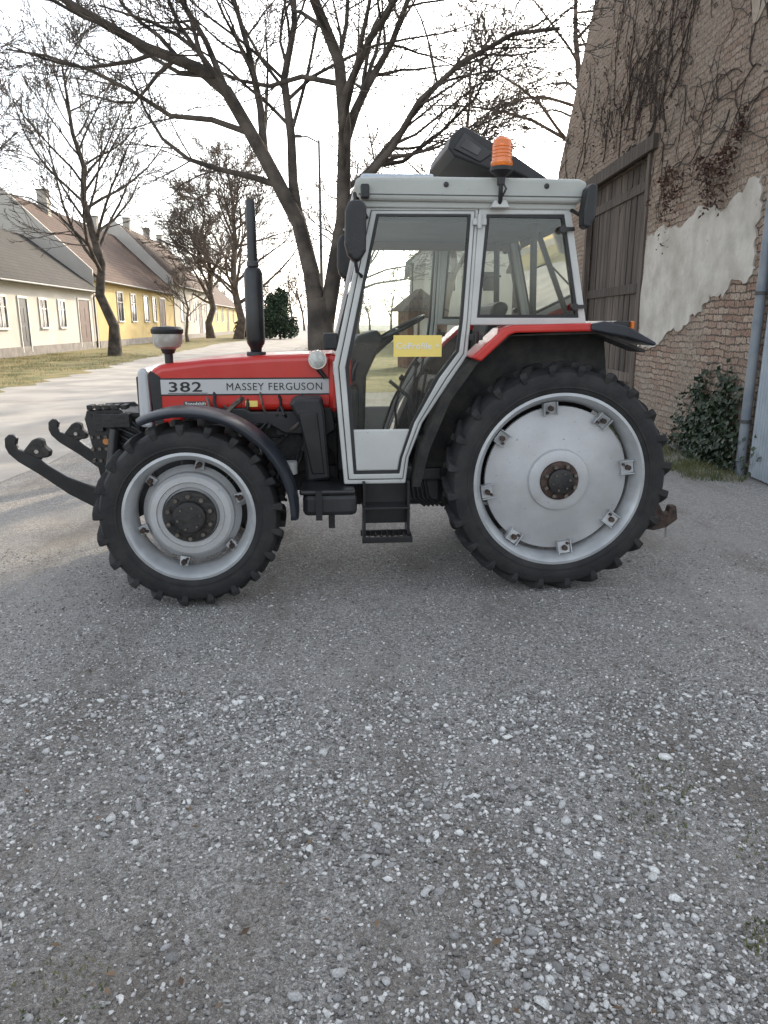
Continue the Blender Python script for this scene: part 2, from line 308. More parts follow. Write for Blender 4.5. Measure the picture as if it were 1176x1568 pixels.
# ---- cab
DO=[(-.16,2.36),(.506,2.365),(.478,1.72),(.462,1.505),(.365,1.36),(.185,1.09),(.10,.867),(.08,.70),(-.315,.70),(-.373,1.44)]
DI=[(-.106,2.325),(.460,2.33),(.428,1.72),(.408,1.53),(.288,1.37),(.133,1.09),(.057,.867),(.040,.765),(-.255,.765),(-.30,1.44)]
WO=[(.508,2.365),(1.064,2.385),(1.212,1.69),(.475,1.69)]
WI=[(.556,2.33),(1.030,2.335),(1.158,1.735),(.516,1.735)]
for s,nm in ((-1,'near'),(1,'far')):
    def Y(a,b): return (min(s*a,s*b),max(s*a,s*b))
    mid=lerp(DO,DI,.42); mid2=lerp(DO,DI,.50); fin=lerp(DO,DI,1.32)
    ring('cab_pillar_frame_'+nm,DO,mid,*Y(.62,.685),CAB,T,.008)
    ring('door_seam_'+nm,mid,mid2,*Y(.64,.676),BLACK,T)
    ring('door_frame_'+nm,mid2,DI,*Y(.645,.692),CAB,T,.006)
    ring('door_seal_'+nm,DI,fin,*Y(.65,.686),BLACKP,T)
    prism('door_glass_'+nm,fin,*Y(.668,.672),GLASS,T)
    prism('door_lower_panel_'+nm,[(.105,1.05),(.045,.87),(.03,.785),(-.245,.785),(-.262,1.05)],*Y(.66,.682),CAB,T,.01)
    ring('rear_window_frame_'+nm,WO,WI,*Y(.62,.688),CAB,T,.008)
    wf=lerp(WO,WI,1.4)
    ring('rear_window_seal_'+nm,WI,wf,*Y(.64,.684),BLACKP,T)
    prism('rear_side_glass_'+nm,wf,*Y(.666,.670),GLASS,T)
    for z in (2.27,1.60):
        mb=MB(); mb.bx(.47,.55,*Y(.688,.712),z,z+.035); x=.508; yy=s*.715
        mb.tube([Vector((x,yy,z-.02)),Vector((x,yy,z+.055))],[.014,.014],8,True)
        mk('door_hinge_%s_%d'%(nm,int(z*10)),mb.v,mb.f,CAB if z>2 else BLACK,T)
    for x,z in ((1.02,2.25),(1.12,1.80)):
        mb=MB(); mb.tube([Vector((x,s*.69,z)),Vector((x,s*.72,z))],[.022,.022],12,True); mb.bx(x-.01,x+.07,*Y(.70,.715),z-.01,z+.012)
        mk('window_latch_%s_%d'%(nm,int(z*10)),mb.v,mb.f,BLACK,T)
    pipe('door_handle_'+nm,[(-.25,s*.70,1.36),(-.25,s*.72,1.42),(-.23,s*.70,1.47)],.012,BLACK,T)
    # fender
    prism('rear_fender_'+nm,[(.115,.70),(.17,.95),(.30,1.26),(.40,1.41),(.46,1.47),(.66,1.63),(1.24,1.66),(1.40,1.60),(1.56,1.54),(1.55,1.525),(1.39,1.585),(1.24,1.64),(.70,1.625),(.50,1.46),(.34,1.235),(.215,.93),(.16,.70)],*Y(.56,.80),MESH,T)
    prism('rear_fender_lip_'+nm,[(.455,1.50),(.645,1.672),(.70,1.69),(1.245,1.705),(1.25,1.655),(.72,1.645),(.68,1.63),(.515,1.475)],*Y(.56,.845),RED,T,.012)
    prism('rear_fender_inner_'+nm,[(.12,.72),(.18,.95),(.31,1.25),(.47,1.49),(.66,1.65),(1.24,1.66),(1.38,1.60),(1.42,1.30),(1.2,.9),(.9,.7)],*Y(.545,.562),MESH,T)
    prism('rear_fender_extension_'+nm,[(1.18,1.70),(1.26,1.715),(1.42,1.68),(1.60,1.585),(1.59,1.565),(1.40,1.62),(1.18,1.66)],*Y(.50,.86),NAVY,T,.01)
    box('tail_lamp_'+nm,1.36,1.46,*Y(.60,.78),1.68,1.715,BLACK,T,.006)
    box('tail_lamp_lens_'+nm,1.455,1.475,*Y(.62,.80),1.665,1.715,ORANGE,T,.006)
# front & rear cab cross members
mb=MB()
for (x,z) in ((-.15,2.33),(1.06,2.34)): mb.bx(x-.03,x+.03,-.62,.62,z-.03,z+.04)
mb.bx(1.16,1.21,-.62,.62,1.66,1.74); mb.bx(-.37,-.31,-.62,.62,1.38,1.46)
mk('cab_cross_members',mb.v,mb.f,CAB,T,bevel=.006)
mk('windscreen',[(-.36,-.62,1.46),(-.36,.62,1.46),(-.15,.62,2.31),(-.15,-.62,2.31)],[(0,1,2,3)],GLASS,T)
mk('rear_screen',[(1.19,-.62,1.74),(1.19,.62,1.74),(1.06,.62,2.32),(1.06,-.62,2.32)],[(0,1,2,3)],GLASS,T)
box('cab_floor',-.30,.9,-.60,.60,.70,.78,BLACKP,T,.01)
box('cab_rear_bulkhead',.75,1.2,-.54,.54,.80,1.64,BLACKP,T,.03)
prism('cab_roof',[(-.20,2.395),(-.235,2.48),(-.22,2.52),(.2,2.53),(1.10,2.53),(1.15,2.51),(1.13,2.42),(1.10,2.39)],-.73,.73,ROOFP,T,.022,bseg=3)
prism('cab_roof_rim',[(-.17,2.36),(-.185,2.40),(1.10,2.40),(1.085,2.36)],-.70,.70,ROOFP,T,.008)
box('roof_groove',-.21,1.12,-.734,.734,2.425,2.430,DGREY,T)
prism('roof_hatch',[(-.20,2.53),(-.18,2.58),(.26,2.585),(.27,2.53)],-.5,.5,M('hatch_blue_grey',(.42,.47,.52),.35),T,.012)
box('headliner',-.14,1.04,-.6,.6,2.30,2.358,DGREY,T)
prism('sun_blind',[(-.10,2.32),(1.02,2.32),(1.03,2.24),(-.12,2.24)],.60,.61,M('blind_brown',(.16,.12,.09),.8),T)
for k,x in enumerate((.30,.90)): lathe('roof_bolt_%d'%k,[(0,.008),(.014,.006),(.016,0)],x,.731,2.485,-1,BLACK,T,12)
# raised rear hatch on the roof: thin tilted panel with a lamp box under its front edge
HB=empty('roof_hatch_open'); HB.parent=T; HB.location=(.42,0,2.80); HB.rotation_euler=(0,R(22),0)
prism('hatch_shell',[(-.04,-.07),(-.045,.0),(-.005,.075),(.03,.082),(.30,.062),(.74,.0),(.75,-.035),(.40,-.035),(.24,-.085),(.02,-.10)],-.42,.40,BLACKP,HB,.012)
prism('hatch_face',[(-.005,-.065),(.18,-.07),(.24,.015),(.02,.05)],-.430,-.42,BLACK,HB,.008)
prism('hatch_vent',[(.03,-.04),(.15,-.045),(.16,.0),(.045,.018)],-.438,-.43,DGREY,HB,.006)
pipe('hatch_stay_a',[(.35,-.3,-.03),(.35,-.3,-.25)],.012,BLACK,HB); pipe('hatch_stay_b',[(.45,.3,-.03),(.4,.3,-.25)],.012,BLACK,HB)
# beacon
BX,BY=.615,-.77
vlathe('beacon_lens',[(.0,2.575),(.060,2.575),(.064,2.59),(.064,2.605),(.058,2.608),(.058,2.69),(.053,2.715),(.035,2.732),(0,2.737)],BX,BY,ORANGE,T)
for k in range(4): vlathe('beacon_ring_%d'%k,[(.058,2.622+k*.018),(.0605,2.626+k*.018),(.058,2.630+k*.018)],BX,BY,ORANGE,T)
vlathe('beacon_core',[(0,2.59),(.02,2.59),(.02,2.69),(0,2.695)],BX,BY,CHROME,T,12)
vlathe('beacon_base',[(0,2.48),(.022,2.48),(.024,2.52),(.05,2.54),(.066,2.555),(.066,2.576),(0,2.576)],BX,BY,BLACKP,T)
pipe('beacon_post',[(BX,BY,2.50),(BX,BY,2.40),(BX+.0,-.74,2.375)],.013,BLACK,T)
prism('beacon_bracket',[(BX-.05,2.36),(BX+.06,2.36),(BX+.04,2.40),(BX-.03,2.40)],-.76,-.70,CAB,T,.004)
pipe('beacon_cable',[(BX+.01,BY,2.5),(BX+.03,BY-.01,2.46),(BX+.012,BY,2.42)],.006,BLACK,T,6)
# mirrors
for s,nm in ((-1,'near'),(1,'far')):
    ya,yb=(min(s*.78,s*.90),max(s*.78,s*.90))
    prism('mirror_front_'+nm,[(-.285,2.08),(-.30,2.14),(-.295,2.32),(-.27,2.37),(-.20,2.375),(-.175,2.34),(-.18,2.10),(-.21,2.05),(-.25,2.04)],ya,yb,BLACKP,T,.03,bseg=4)
    pipe('mirror_arm_'+nm,[(-.16,s*.69,2.30),(-.22,s*.74,2.40),(-.24,s*.84,2.41),(-.24,s*.85,2.36)],.011,BLACK,T)
    pipe('mirror_arm_low_'+nm,[(-.20,s*.69,1.98),(-.20,s*.76,1.97),(-.23,s*.84,1.99),(-.24,s*.85,2.06)],.011,BLACK,T)
    ya,yb=(min(s*.74,s*.84),max(s*.74,s*.84))
    prism('mirror_rear_'+nm,[(1.10,2.25),(1.095,2.34),(1.11,2.46),(1.135,2.49),(1.175,2.48),(1.17,2.30),(1.14,2.24)],ya,yb,BLACKP,T,.015)
    pipe('mirror_rear_arm_'+nm,[(1.07,s*.69,2.36),(1.10,s*.74,2.33),(1.13,s*.78,2.36)],.012,BLACK,T)
box('indicator',-.20,-.15,-.76,-.70,2.40,2.48,BLACKP,T,.01)
# interior
prism('dashboard',[(-.32,.78),(-.33,1.42),(-.20,1.62),(-.06,1.66),(-.02,1.60),(-.14,1.35),(-.16,.78)],-.22,.22,BLACKP,T,.02)
def torus(name,c,nrm,Rr,r,mat,parent,seg=40):
    n=Vector(nrm).normalized(); a=n.orthogonal().normalized(); b=n.cross(a); pts=[Vector(c)+a*(math.cos(2*math.pi*i/seg)*Rr)+b*(math.sin(2*math.pi*i/seg)*Rr) for i in range(seg+1)]
    mb=MB(); mb.tube(pts,[r]*(seg+1),8); return mk(name,mb.v,mb.f,mat,parent,smooth=60,recalc=False)
torus('steering_wheel',(.10,0,1.66),(-.45,0,.9),.20,.014,BLACK,T)
pipe('steering_column',[(-.14,0,1.45),(.09,0,1.65)],.03,BLACKP,T)
pipe('steering_spoke',[(.10,-.2,1.66),(.1,0,1.655),(.10,.2,1.66)],.01,BLACK,T)
prism('seat_back',[(.66,1.28),(.72,1.30),(.80,1.72),(.84,1.82),(.78,1.85),(.72,1.82),(.66,1.60)],-.23,.23,BLACKP,T,.03)
prism('seat_cushion',[(.26,1.22),(.70,1.20),(.72,1.30),(.30,1.34)],-.24,.24,BLACKP,T,.03)
box('seat_base',.35,.68,-.18,.18,.78,1.2,BLACKP,T,.02)
for k,(x,y,h) in enumerate(((.18,-.25,1.42),(.24,-.3,1.38),(.30,.28,1.45),(.12,.1,1.3))):
    pipe('lever_%d'%k,[(x,y,.78),(x-.03,y,1.1),(x+.02,y,h)],.009,BLACK,T); vlathe('lever_knob_%d'%k,[(0,h-.01),(.02,h),(.024,h+.02),(0,h+.045)],x+.02,y,RED if k==2 else BLACKP,T,12)
box('info_plate',.0,.30,-.679,-.6745,1.50,1.63,YEL,T)
text('info_text','CoProfile +',.052,(.015,-.680,1.548),WHITEP,T,.0006)
pipe('roll_bar',[(.92,-.5,1.66),(.90,-.5,2.3)],.022,BLACKP,T); pipe('roll_bar_b',[(.92,.5,1.66),(.90,.5,2.3)],.022,BLACKP,T)
pipe('wiper',[(.75,.655,1.78),(.86,.655,2.05),(.98,.655,2.06)],.008,BLACK,T)
pipe('grab_rail',[(.2,-.6,1.0),(.1,-.62,1.25),(-.02,-.62,1.35)],.012,BLACK,T)
# rear linkage
for s in (-1,1):
    pipe('rear_lower_arm_%d'%(s+1),[(1.25,s*.3,.5),(1.6,s*.36,.42),(1.95,s*.38,.36)],.035,RUST,T)
    prism('rear_hook_%d'%(s+1),[(1.80,.28),(1.82,.44),(1.93,.46),(1.97,.39),(2.00,.39),(2.01,.44),(2.06,.44),(2.08,.34),(2.0,.28),(1.91,.26)],s*.38-.03,s*.38+.03,RUST,T,.01)
    pipe('lift_rod_%d'%(s+1),[(1.5,s*.33,.45),(1.38,s*.26,1.05)],.02,RUST,T)
    pipe('check_chain_%d'%(s+1),[(2.01,s*.38,.3),(2.015,s*.38,.2)],.008,CHROME,T,6)
prism('drawbar_frame',[(1.2,.42),(1.2,.75),(1.55,.7),(1.62,.42)],-.16,.16,ENG,T,.02)
# ------------------------------------------------------------------ ground
def gravel_mat():
    m,nt,b=newmat('gravel_ground'); b.inputs['Roughness'].default_value=.9
    N=nt.nodes; Lk=nt.links; g=N.new('ShaderNodeNewGeometry')
    mp=N.new('ShaderNodeMapping'); mp.inputs['Scale'].default_value=(1.7,.55,1); Lk.new(g.outputs['Position'],mp.inputs[0])
    def noi(s,d=6,r=.6,src=None):
        n=N.new('ShaderNodeTexNoise'); n.inputs['Scale'].default_value=s; n.inputs['Detail'].default_value=d; n.inputs['Roughness'].default_value=r; Lk.new(src or g.outputs['Position'],n.inputs['Vector']); return n
    def vor(s,f='F1'):
        n=N.new('ShaderNodeTexVoronoi'); n.inputs['Scale'].default_value=s; n.feature=f; Lk.new(g.outputs['Position'],n.inputs['Vector']); return n
    def ramp(src,els):
        r=N.new('ShaderNodeValToRGB'); 
        while len(r.color_ramp.elements)<len(els): r.color_ramp.elements.new(.5)
        for e,(p,c) in zip(r.color_ramp.elements,els): e.position=p; e.color=(*c,1)
        Lk.new(src,r.inputs['Fac']); return r
    def mix(f,a,c,t='MIX'):
        x=N.new('ShaderNodeMixRGB'); x.blend_type=t
        if isinstance(f,float): x.inputs[0].default_value=f
        else: Lk.new(f,x.inputs[0])
        Lk.new(a,x.inputs[1]); Lk.new(c,x.inputs[2]); return x.outputs[0]
    v1=vor(85); v2=vor(190); n1=noi(.55,4); n2=noi(60,8,.7); n3=noi(1.0,7,.65,mp.outputs[0])
    c1=N.new('ShaderNodeSeparateColor'); Lk.new(v1.outputs['Color'],c1.inputs[0])
    c2=N.new('ShaderNodeSeparateColor'); Lk.new(v2.outputs['Color'],c2.inputs[0])
    r1=ramp(c1.outputs[0],[(0,(.11,.10,.09)),(.45,(.28,.27,.25)),(.8,(.44,.43,.41)),(1,(.72,.71,.68))])
    r2=ramp(c2.outputs[0],[(0,(.11,.10,.09)),(.6,(.33,.315,.295)),(1,(.63,.61,.58))])
    col=mix(n2.outputs['Fac'],r1.outputs[0],r2.outputs[0])
    soil=ramp(n2.outputs['Fac'],[(.3,(.08,.065,.052)),(.7,(.25,.22,.185))])
    fine=ramp(n2.outputs['Fac'],[(.3,(.27,.255,.235)),(.7,(.48,.46,.43))])
    m1=ramp(n1.outputs['Fac'],[(.47,(0,0,0)),(.62,(.5,.5,.5))])
    sp=N.new('ShaderNodeSeparateXYZ'); Lk.new(g.outputs['Position'],sp.inputs[0])
    mr=N.new('ShaderNodeMapRange'); mr.inputs[1].default_value=3.3; mr.inputs[2].default_value=1.6; mr.inputs[3].default_value=0; mr.inputs[4].default_value=.11; Lk.new(sp.outputs[1],mr.inputs[0])
    ad0=N.new('ShaderNodeMath'); ad0.operation='ADD'; Lk.new(n3.outputs['Fac'],ad0.inputs[0]); Lk.new(mr.outputs[0],ad0.inputs[1])
    m3=ramp(ad0.outputs[0],[(.50,(0,0,0)),(.70,(.75,.75,.75))])
    col=mix(m1.outputs[0],col,fine.outputs[0]); col=mix(m3.outputs[0],col,soil.outputs[0])
    Lk.new(col,b.inputs['Base Color'])
    ad=N.new('ShaderNodeMath'); ad.operation='ADD'; Lk.new(v1.outputs['Distance'],ad.inputs[0]); Lk.new(v2.outputs['Distance'],ad.inputs[1])
    bp=N.new('ShaderNodeBump'); bp.invert=True; bp.inputs['Strength'].default_value=1; bp.inputs['Distance'].default_value=.009; Lk.new(ad.outputs[0],bp.inputs['Height'])
    b2=N.new('ShaderNodeBump'); b2.inputs['Strength'].default_value=.6; b2.inputs['Distance'].default_value=.08; Lk.new(n3.outputs['Fac'],b2.inputs['Height']); Lk.new(b2.outputs['Normal'],bp.inputs['Normal'])
    Lk.new(bp.outputs['Normal'],b.inputs['Normal'])
    return m
mk('ground',[(-500,-60,0),(500,-60,0),(500,900,0),(-500,900,0)],[(0,1,2,3)],gravel_mat())
GRASS=M('grass',(.085,.10,.025),.95,0,(.24,.18,.07),1.3,.8,25,lo=.35,hi=.65)
ROADM=M('road_asphalt',(.24,.23,.215),.9,0,(.36,.34,.31),.8,.2,60)
def strip(name,pts,z,mat): return mk(name,[(a,b,z) for a,b in pts],[tuple(range(len(pts)))],mat)
strip('road',[(-4.2,9),(-6.5,60),(-14,170),(-18,170),(-15.5,60),(-10.2,19),(-9.2,9),(-8.5,-20),(-5.2,-20)],.004,ROADM)
def wob(a,b,n,amp,seed):
    r=random.Random(seed); return [(a[0]+(b[0]-a[0])*i/n+r.uniform(-amp,amp),a[1]+(b[1]-a[1])*i/n) for i in range(n+1)]
strip('grass_verge',wob((-9.3,14),(-13.2,50),50,.35,1)+wob((-13.2,50),(-20,170),20,.3,2)+[(-60,170),(-60,14)],.008,GRASS)
strip('grass_verge',wob((-4.6,19),(-5.5,60),30,.3,4)+[(-12.5,170),(60,170),(60,32),(4,32),(4,20.5),(2,19)],.008,GRASS)
# stones
def stones(name,N,seed,rmin,rmax,ymax,mat,power=2.2,dens=.55,ypow=1.5,ymin=1.0):
    rg=np.random.default_rng(seed)
    bm=bmesh.new(); bmesh.ops.create_icosphere(bm,subdivisions=1,radius=1); bv=np.array([v.co[:] for v in bm.verts]); bf=np.array([[v.index for v in f.verts] for f in bm.faces]); bm.free()
    yy=ymin+(ymax-ymin)*rg.random(N*3)**ypow; xx=(rg.random(N*3)*2-1)*(yy*.62+.7)
    keep=[]
    for i in range(N*3):
        d=noise.noise((xx[i]*.8,yy[i]*.8,3.3))*.9+noise.noise((xx[i]*3,yy[i]*3,8.3))*.6
        if d+dens>rg.random()*1.1: keep.append(i)
        if len(keep)>=N: break
    keep=np.array(keep); N=len(keep); xx=xx[keep]; yy=yy[keep]
    r=rmin+(rmax-rmin)*rg.random(N)**power
    V=bv[None]*(1+.30*rg.standard_normal((N,12,1)))*np.stack([r*rg.uniform(.8,1.5,N),r*rg.uniform(.7,1.1,N),r*rg.uniform(.5,.85,N)],1)[:,None]
    a=rg.random(N)*6.283; c,s=np.cos(a)[:,None],np.sin(a)[:,None]
    X=V[:,:,0]*c-V[:,:,1]*s+xx[:,None]; Yv=V[:,:,0]*s+V[:,:,1]*c+yy[:,None]; Z=V[:,:,2]+(r*.22)[:,None]
    V=np.stack([X,Yv,Z],2).reshape(-1,3); F=(bf[None]+(np.arange(N)*12)[:,None,None]).reshape(-1)
    me=bpy.data.meshes.new(name); nf=N*20; me.vertices.add(len(V)); me.vertices.foreach_set('co',V.ravel()); me.loops.add(nf*3); me.loops.foreach_set('vertex_index',F); me.polygons.add(nf); me.polygons.foreach_set('loop_start',np.arange(nf)*3); me.polygons.foreach_set('loop_total',np.full(nf,3)); me.update(calc_edges=True)
    me.materials.append(mat); o=bpy.data.objects.new(name,me); scene.collection.objects.link(o); return o
def stone_mat(name,cols):
    m,nt,b=newmat(name); b.inputs['Roughness'].default_value=.85; g=nt.nodes.new('ShaderNodeNewGeometry'); r=nt.nodes.new('ShaderNodeValToRGB'); cr=r.color_ramp
    for p,c in cols:
        e=cr.elements[0] if p==0 else (cr.elements[-1] if p==1 else cr.elements.new(p)); e.position=p; e.color=(*c,1)
    nt.links.new(g.outputs['Random Per Island'],r.inputs['Fac'])
    n=nt.nodes.new('ShaderNodeTexNoise'); n.inputs['Scale'].default_value=160; n.inputs['Detail'].default_value=5; nt.links.new(g.outputs['Position'],n.inputs['Vector'])
    mr=nt.nodes.new('ShaderNodeMapRange'); mr.inputs[1].default_value=.3; mr.inputs[2].default_value=.7; mr.inputs[3].default_value=.65; mr.inputs[4].default_value=1.1; nt.links.new(n.outputs['Fac'],mr.inputs[0])
    mx=nt.nodes.new('ShaderNodeMixRGB'); mx.blend_type='MULTIPLY'; mx.inputs[0].default_value=1; nt.links.new(r.outputs[0],mx.inputs[1]); nt.links.new(mr.outputs[0],mx.inputs[2]); nt.links.new(mx.outputs[0],b.inputs['Base Color']); return m
SM=stone_mat('stones',((0,(.10,.09,.08)),(.35,(.25,.24,.225)),(.7,(.43,.425,.41)),(1,(.74,.73,.70))))
stones('gravel',52000,5,.0022,.0075,5.5,SM,1.7,.75)
stones('gravel',12000,19,.005,.010,3.2,SM,1.5,.7,1.1)
stones('gravel',2600,9,.006,.018,3.2,stone_mat('pale_stones',((0,(.15,.145,.14)),(.35,(.36,.355,.35)),(.7,(.54,.54,.52)),(1,(.76,.76,.73)))),3.2,.45,1.1)
# leaves helper
def leaves(name,pts,size,mat,seed,parent=None,norm=None,squash=1):
    rg=random.Random(seed); v=[];f=[]
    for p in pts:
        n=Vector((rg.gauss(0,1),rg.gauss(0,1),rg.gauss(0,1)))
        if norm: n=n*.5+Vector(norm)
        n.normalize(); a=n.orthogonal().normalized(); b=n.cross(a); an=rg.random()*6.28; u=a*math.cos(an)+b*math.sin(an); w=n.cross(u); s=size*rg.uniform(.6,1.3); b0=len(v); P=Vector(p)
        v+=[P-u*s,P+w*s*.5*squash+n*s*.15,P+u*s,P-w*s*.5*squash+n*s*.15]; f.append((b0,b0+1,b0+2,b0+3))
    return mk(name,v,f,mat,parent,recalc=False)
rg=random.Random(4)
leaves('fallen_leaves',[((rg.uniform(-1,1))*(y*.6),y,.014) for y in [rg.uniform(1.3,6) for _ in range(110)]],.014,M('dead_leaf',(.08,.05,.03),.8,0,(.18,.12,.07),9),2,norm=(0,0,2))
mb=MB(); 
for i in range(30):
    y=rg.uniform(1.4,4.5); x=rg.uniform(-.6,.6)*y; a=rg.random()*6.28; pts=[]
    for k in range(4): pts.append(Vector((x,y,.008+.004*rg.random()))); a+=rg.gauss(0,.3); x+=math.cos(a)*.018; y+=math.sin(a)*.018
    mb.tube(pts,[.0014]*4,4)
mk('fallen_twigs',mb.v,mb.f,M('twig_brown',(.09,.06,.04),.9),recalc=False)
# ------------------------------------------------------------------ trees
BARK=M('bark',(.038,.032,.026),.95,0,(.11,.09,.072),3,.6,30)
BARK2=M('bark_pale',(.09,.07,.055),.95,0,(.17,.135,.105),2,.5,20)
def grow(mb,rn,p,d,L,r,lvl,mx,kids,up,sp,rmin,wander=.16,path=None,cr=.55):
    if path: pts=[Vector(q) for q in path]; n=len(pts)-1; L=sum((pts[i+1]-pts[i]).length for i in range(n))
    else:
        n=6 if lvl<=1 else (4 if lvl==2 else 3); pts=[p.copy()]; d=d.copy()
        for i in range(n):
            d=d+Vector((rn.gauss(0,wander),rn.gauss(0,wander),rn.gauss(0,wander)+up)); d.normalize(); pts.append(pts[-1]+d*(L/n))
    end=.3 if lvl==0 else .25
    rad=[max(rmin,r*(1-(1-end)*i/n)) for i in range(n+1)]
    mb.tube(pts,rad,8 if lvl==0 else (6 if lvl==1 else 3))
    if lvl>=mx: return
    k0=kids[lvl]
    for k in range(k0):
        t=(.22 if lvl else .3)+(.78 if lvl else .7)*((k+rn.random())/k0); t=min(t,.999); i=int(t*n); fr=t*n-i
        q=pts[i].lerp(pts[i+1],fr); dd=(pts[i+1]-pts[i]).normalized()
        ax=dd.orthogonal().normalized(); ax.rotate(Matrix.Rotation(rn.random()*6.283,3,dd)); nd=dd.copy(); nd.rotate(Matrix.Rotation(R(rn.uniform(*sp)),3,ax))
        if nd.z<-.2: nd.z*=.3; nd.normalize()
        rr=(rad[i]*(1-fr)+rad[i+1]*fr)
        grow(mb,rn,q,nd,L*rn.uniform(.36,.60)*(1.15-.55*t),rr*cr,lvl+1,mx,kids,up,sp,rmin,wander,cr=cr)
def finish(name,mb,mat,loc=(0,0,0)):
    return mk(name,mb.v,mb.f,mat,recalc=False,smooth=70)
# big multi-stemmed tree behind the tractor
mb=MB(); rn=random.Random(12); y0=12.6
def P(x,z,dy=0): return (x,y0+dy,z)
mb.tube([Vector(P(-1.03,-.1)),Vector(P(-1.03,.5)),Vector(P(-1.05,1.7)),Vector(P(-1.1,2.1))],[.36,.25,.22,.17],12)
limbs=[
 ([P(-1.06,1.5),P(-1.18,2.5,.0),P(-1.37,3.26,.1),P(-1.9,4.26,.2),P(-2.45,5.2,.2),P(-2.85,5.5,.1),P(-3.6,5.75,0),P(-4.55,6.2,-.3),P(-5.4,6.8,-.5)],.155),
 ([P(-1.37,3.26,.1),P(-1.47,3.9,.3),P(-1.49,4.6,.4),P(-1.6,5.5,.6),P(-1.43,6.35,.8),P(-1.5,7.8,1.2),P(-1.4,9.6,1.5)],.095),
 ([P(-1.0,1.5),P(-.83,2.4),P(-.65,3.3,-.1),P(-.60,4.6,-.2),P(-.67,5.5,-.2),P(-1.05,6.35,-.3),P(-1.3,8.5,-.5),P(-1.2,10.2,-.6)],.145),
 ([P(-.65,3.3,-.1),P(-.42,3.7,-.2),P(-.1,4.05,-.3),P(.12,4.27,-.4),P(.52,4.86,-.6),P(1.1,5.3,-.8),P(1.8,5.6,-1),P(2.4,5.6,-1.2)],.075),
 ([P(-.60,4.4,-.2),P(-.45,4.9,.1),P(-.27,5.3,.3),P(.12,6.0,.6),P(.5,7.0,.9),P(1.0,8.4,1.2)],.085),
 ([P(-1.9,4.26,.2),P(-1.98,5.04,.5),P(-2.2,6.0,.9),P(-2.5,7.0,1.2),P(-3.2,8.6,1.6)],.075),
 ([P(-.62,5.0,-.2),P(-.2,5.6,-.8),P(.4,6.3,-1.2),P(1.2,6.8,-1.6),P(1.9,7.6,-1.8)],.06),
 ([P(-2.45,5.2,.2),P(-2.8,6.0,.5),P(-3.4,7.0,.8),P(-4.3,7.8,1)],.06),
 ([P(-.1,4.05,-.3),P(.3,4.2,.2),P(.9,4.7,.6),P(1.5,5.3,.9),P(2.0,6.2,1.2)],.04)]
for pth,r in limbs: grow(mb,rn,None,None,0,r,0,3,[15,9,6] if r>.07 else [11,8,5],.05,(25,62),.0054,path=pth,cr=.46)
finish('bare_tree',mb,BARK)
def street_tree(name,seed,loc,H,rt,kids,up,sp,rmin,mx=4,mat=BARK,lean=(0,0),clear=.28):
    mb=MB(); rn=random.Random(seed); x,y=loc; n=9
    pts=[(x,y,-.1)]; 
    for i in range(1,n+1):
        t=i/n; pts.append((x+lean[0]*t+rn.gauss(0,.012*H),y+lean[1]*t+rn.gauss(0,.012*H),H*.86*t))
    P_=[Vector(q) for q in pts]; rad=[rt*(1-.85*i/n) for i in range(n+1)]; rad[0]*=1.35; mb.tube(P_,rad,9)
    k0=kids[0]
    for k in range(k0):
        t=clear+(1-clear)*(k+rn.random()*.8)/k0; t=min(t,.99); i=int(t*n); q=P_[i].lerp(P_[i+1],t*n-i)
        az=rn.random()*6.283; el=R(90-rn.uniform(*sp)); d=Vector((math.cos(az)*math.cos(el),math.sin(az)*math.cos(el),math.sin(el)))
        grow(mb,rn,q,d,H*rn.uniform(.36,.5)*(1.2-.75*t),rad[i]*.45,1,mx,kids,up,(20,50),rmin,.12,cr=.5)
    finish(name,mb,mat)
street_tree('bare_tree',21,(-14.6,41),16.5,.30,[25,9,6,4],.06,(35,60),.0115,4,BARK,(-1.4,0))
street_tree('bare_tree',22,(-16.5,29),15,.28,[18,8,6,4],.03,(45,75),.010,4,BARK,(-.6,0))
street_tree('bare_tree',23,(-16.3,85),21,.50,[34,10,7,4],.04,(30,75),.020,4,BARK2,(0,0),.2)
street_tree('bare_tree',24,(-20.5,90),18,.45,[28,9,7,4],.04,(30,75),.020,4,BARK2,(0,0),.22)
street_tree('bare_tree',25,(-18.6,72),8,.16,[16,7,5],.05,(35,65),.018,3,BARK2,(0,0),.3)
street_tree('bare_tree',26,(2.5,34),14,.22,[20,8,6,4],.0,(35,75),.011,4,BARK2,(1,0),.25)
street_tree('bare_tree',27,(-2,58),15,.3,[20,8,6,3],.03,(35,70),.016,4,BARK2,(0,0),.25)
street_tree('bare_tree',28,(8.4,27),16,.25,[24,9,7,4],-.03,(45,85),.008,4,BARK2,(-3,0),.3)
# distant trees mass
mb=MB(); rn=random.Random(5)
for i in range(20):
    x=-45+i*4.5+rn.uniform(-2,2); y=190+rn.uniform(-20,20); H=rn.uniform(9,17)
    grow(mb,rn,Vector((x,y,0)),Vector((0,0,1)),H*.8,.3,1,3,[0,14,9],.04,(25,60),.06,.08)
finish('distant_trees',mb,BARK2)
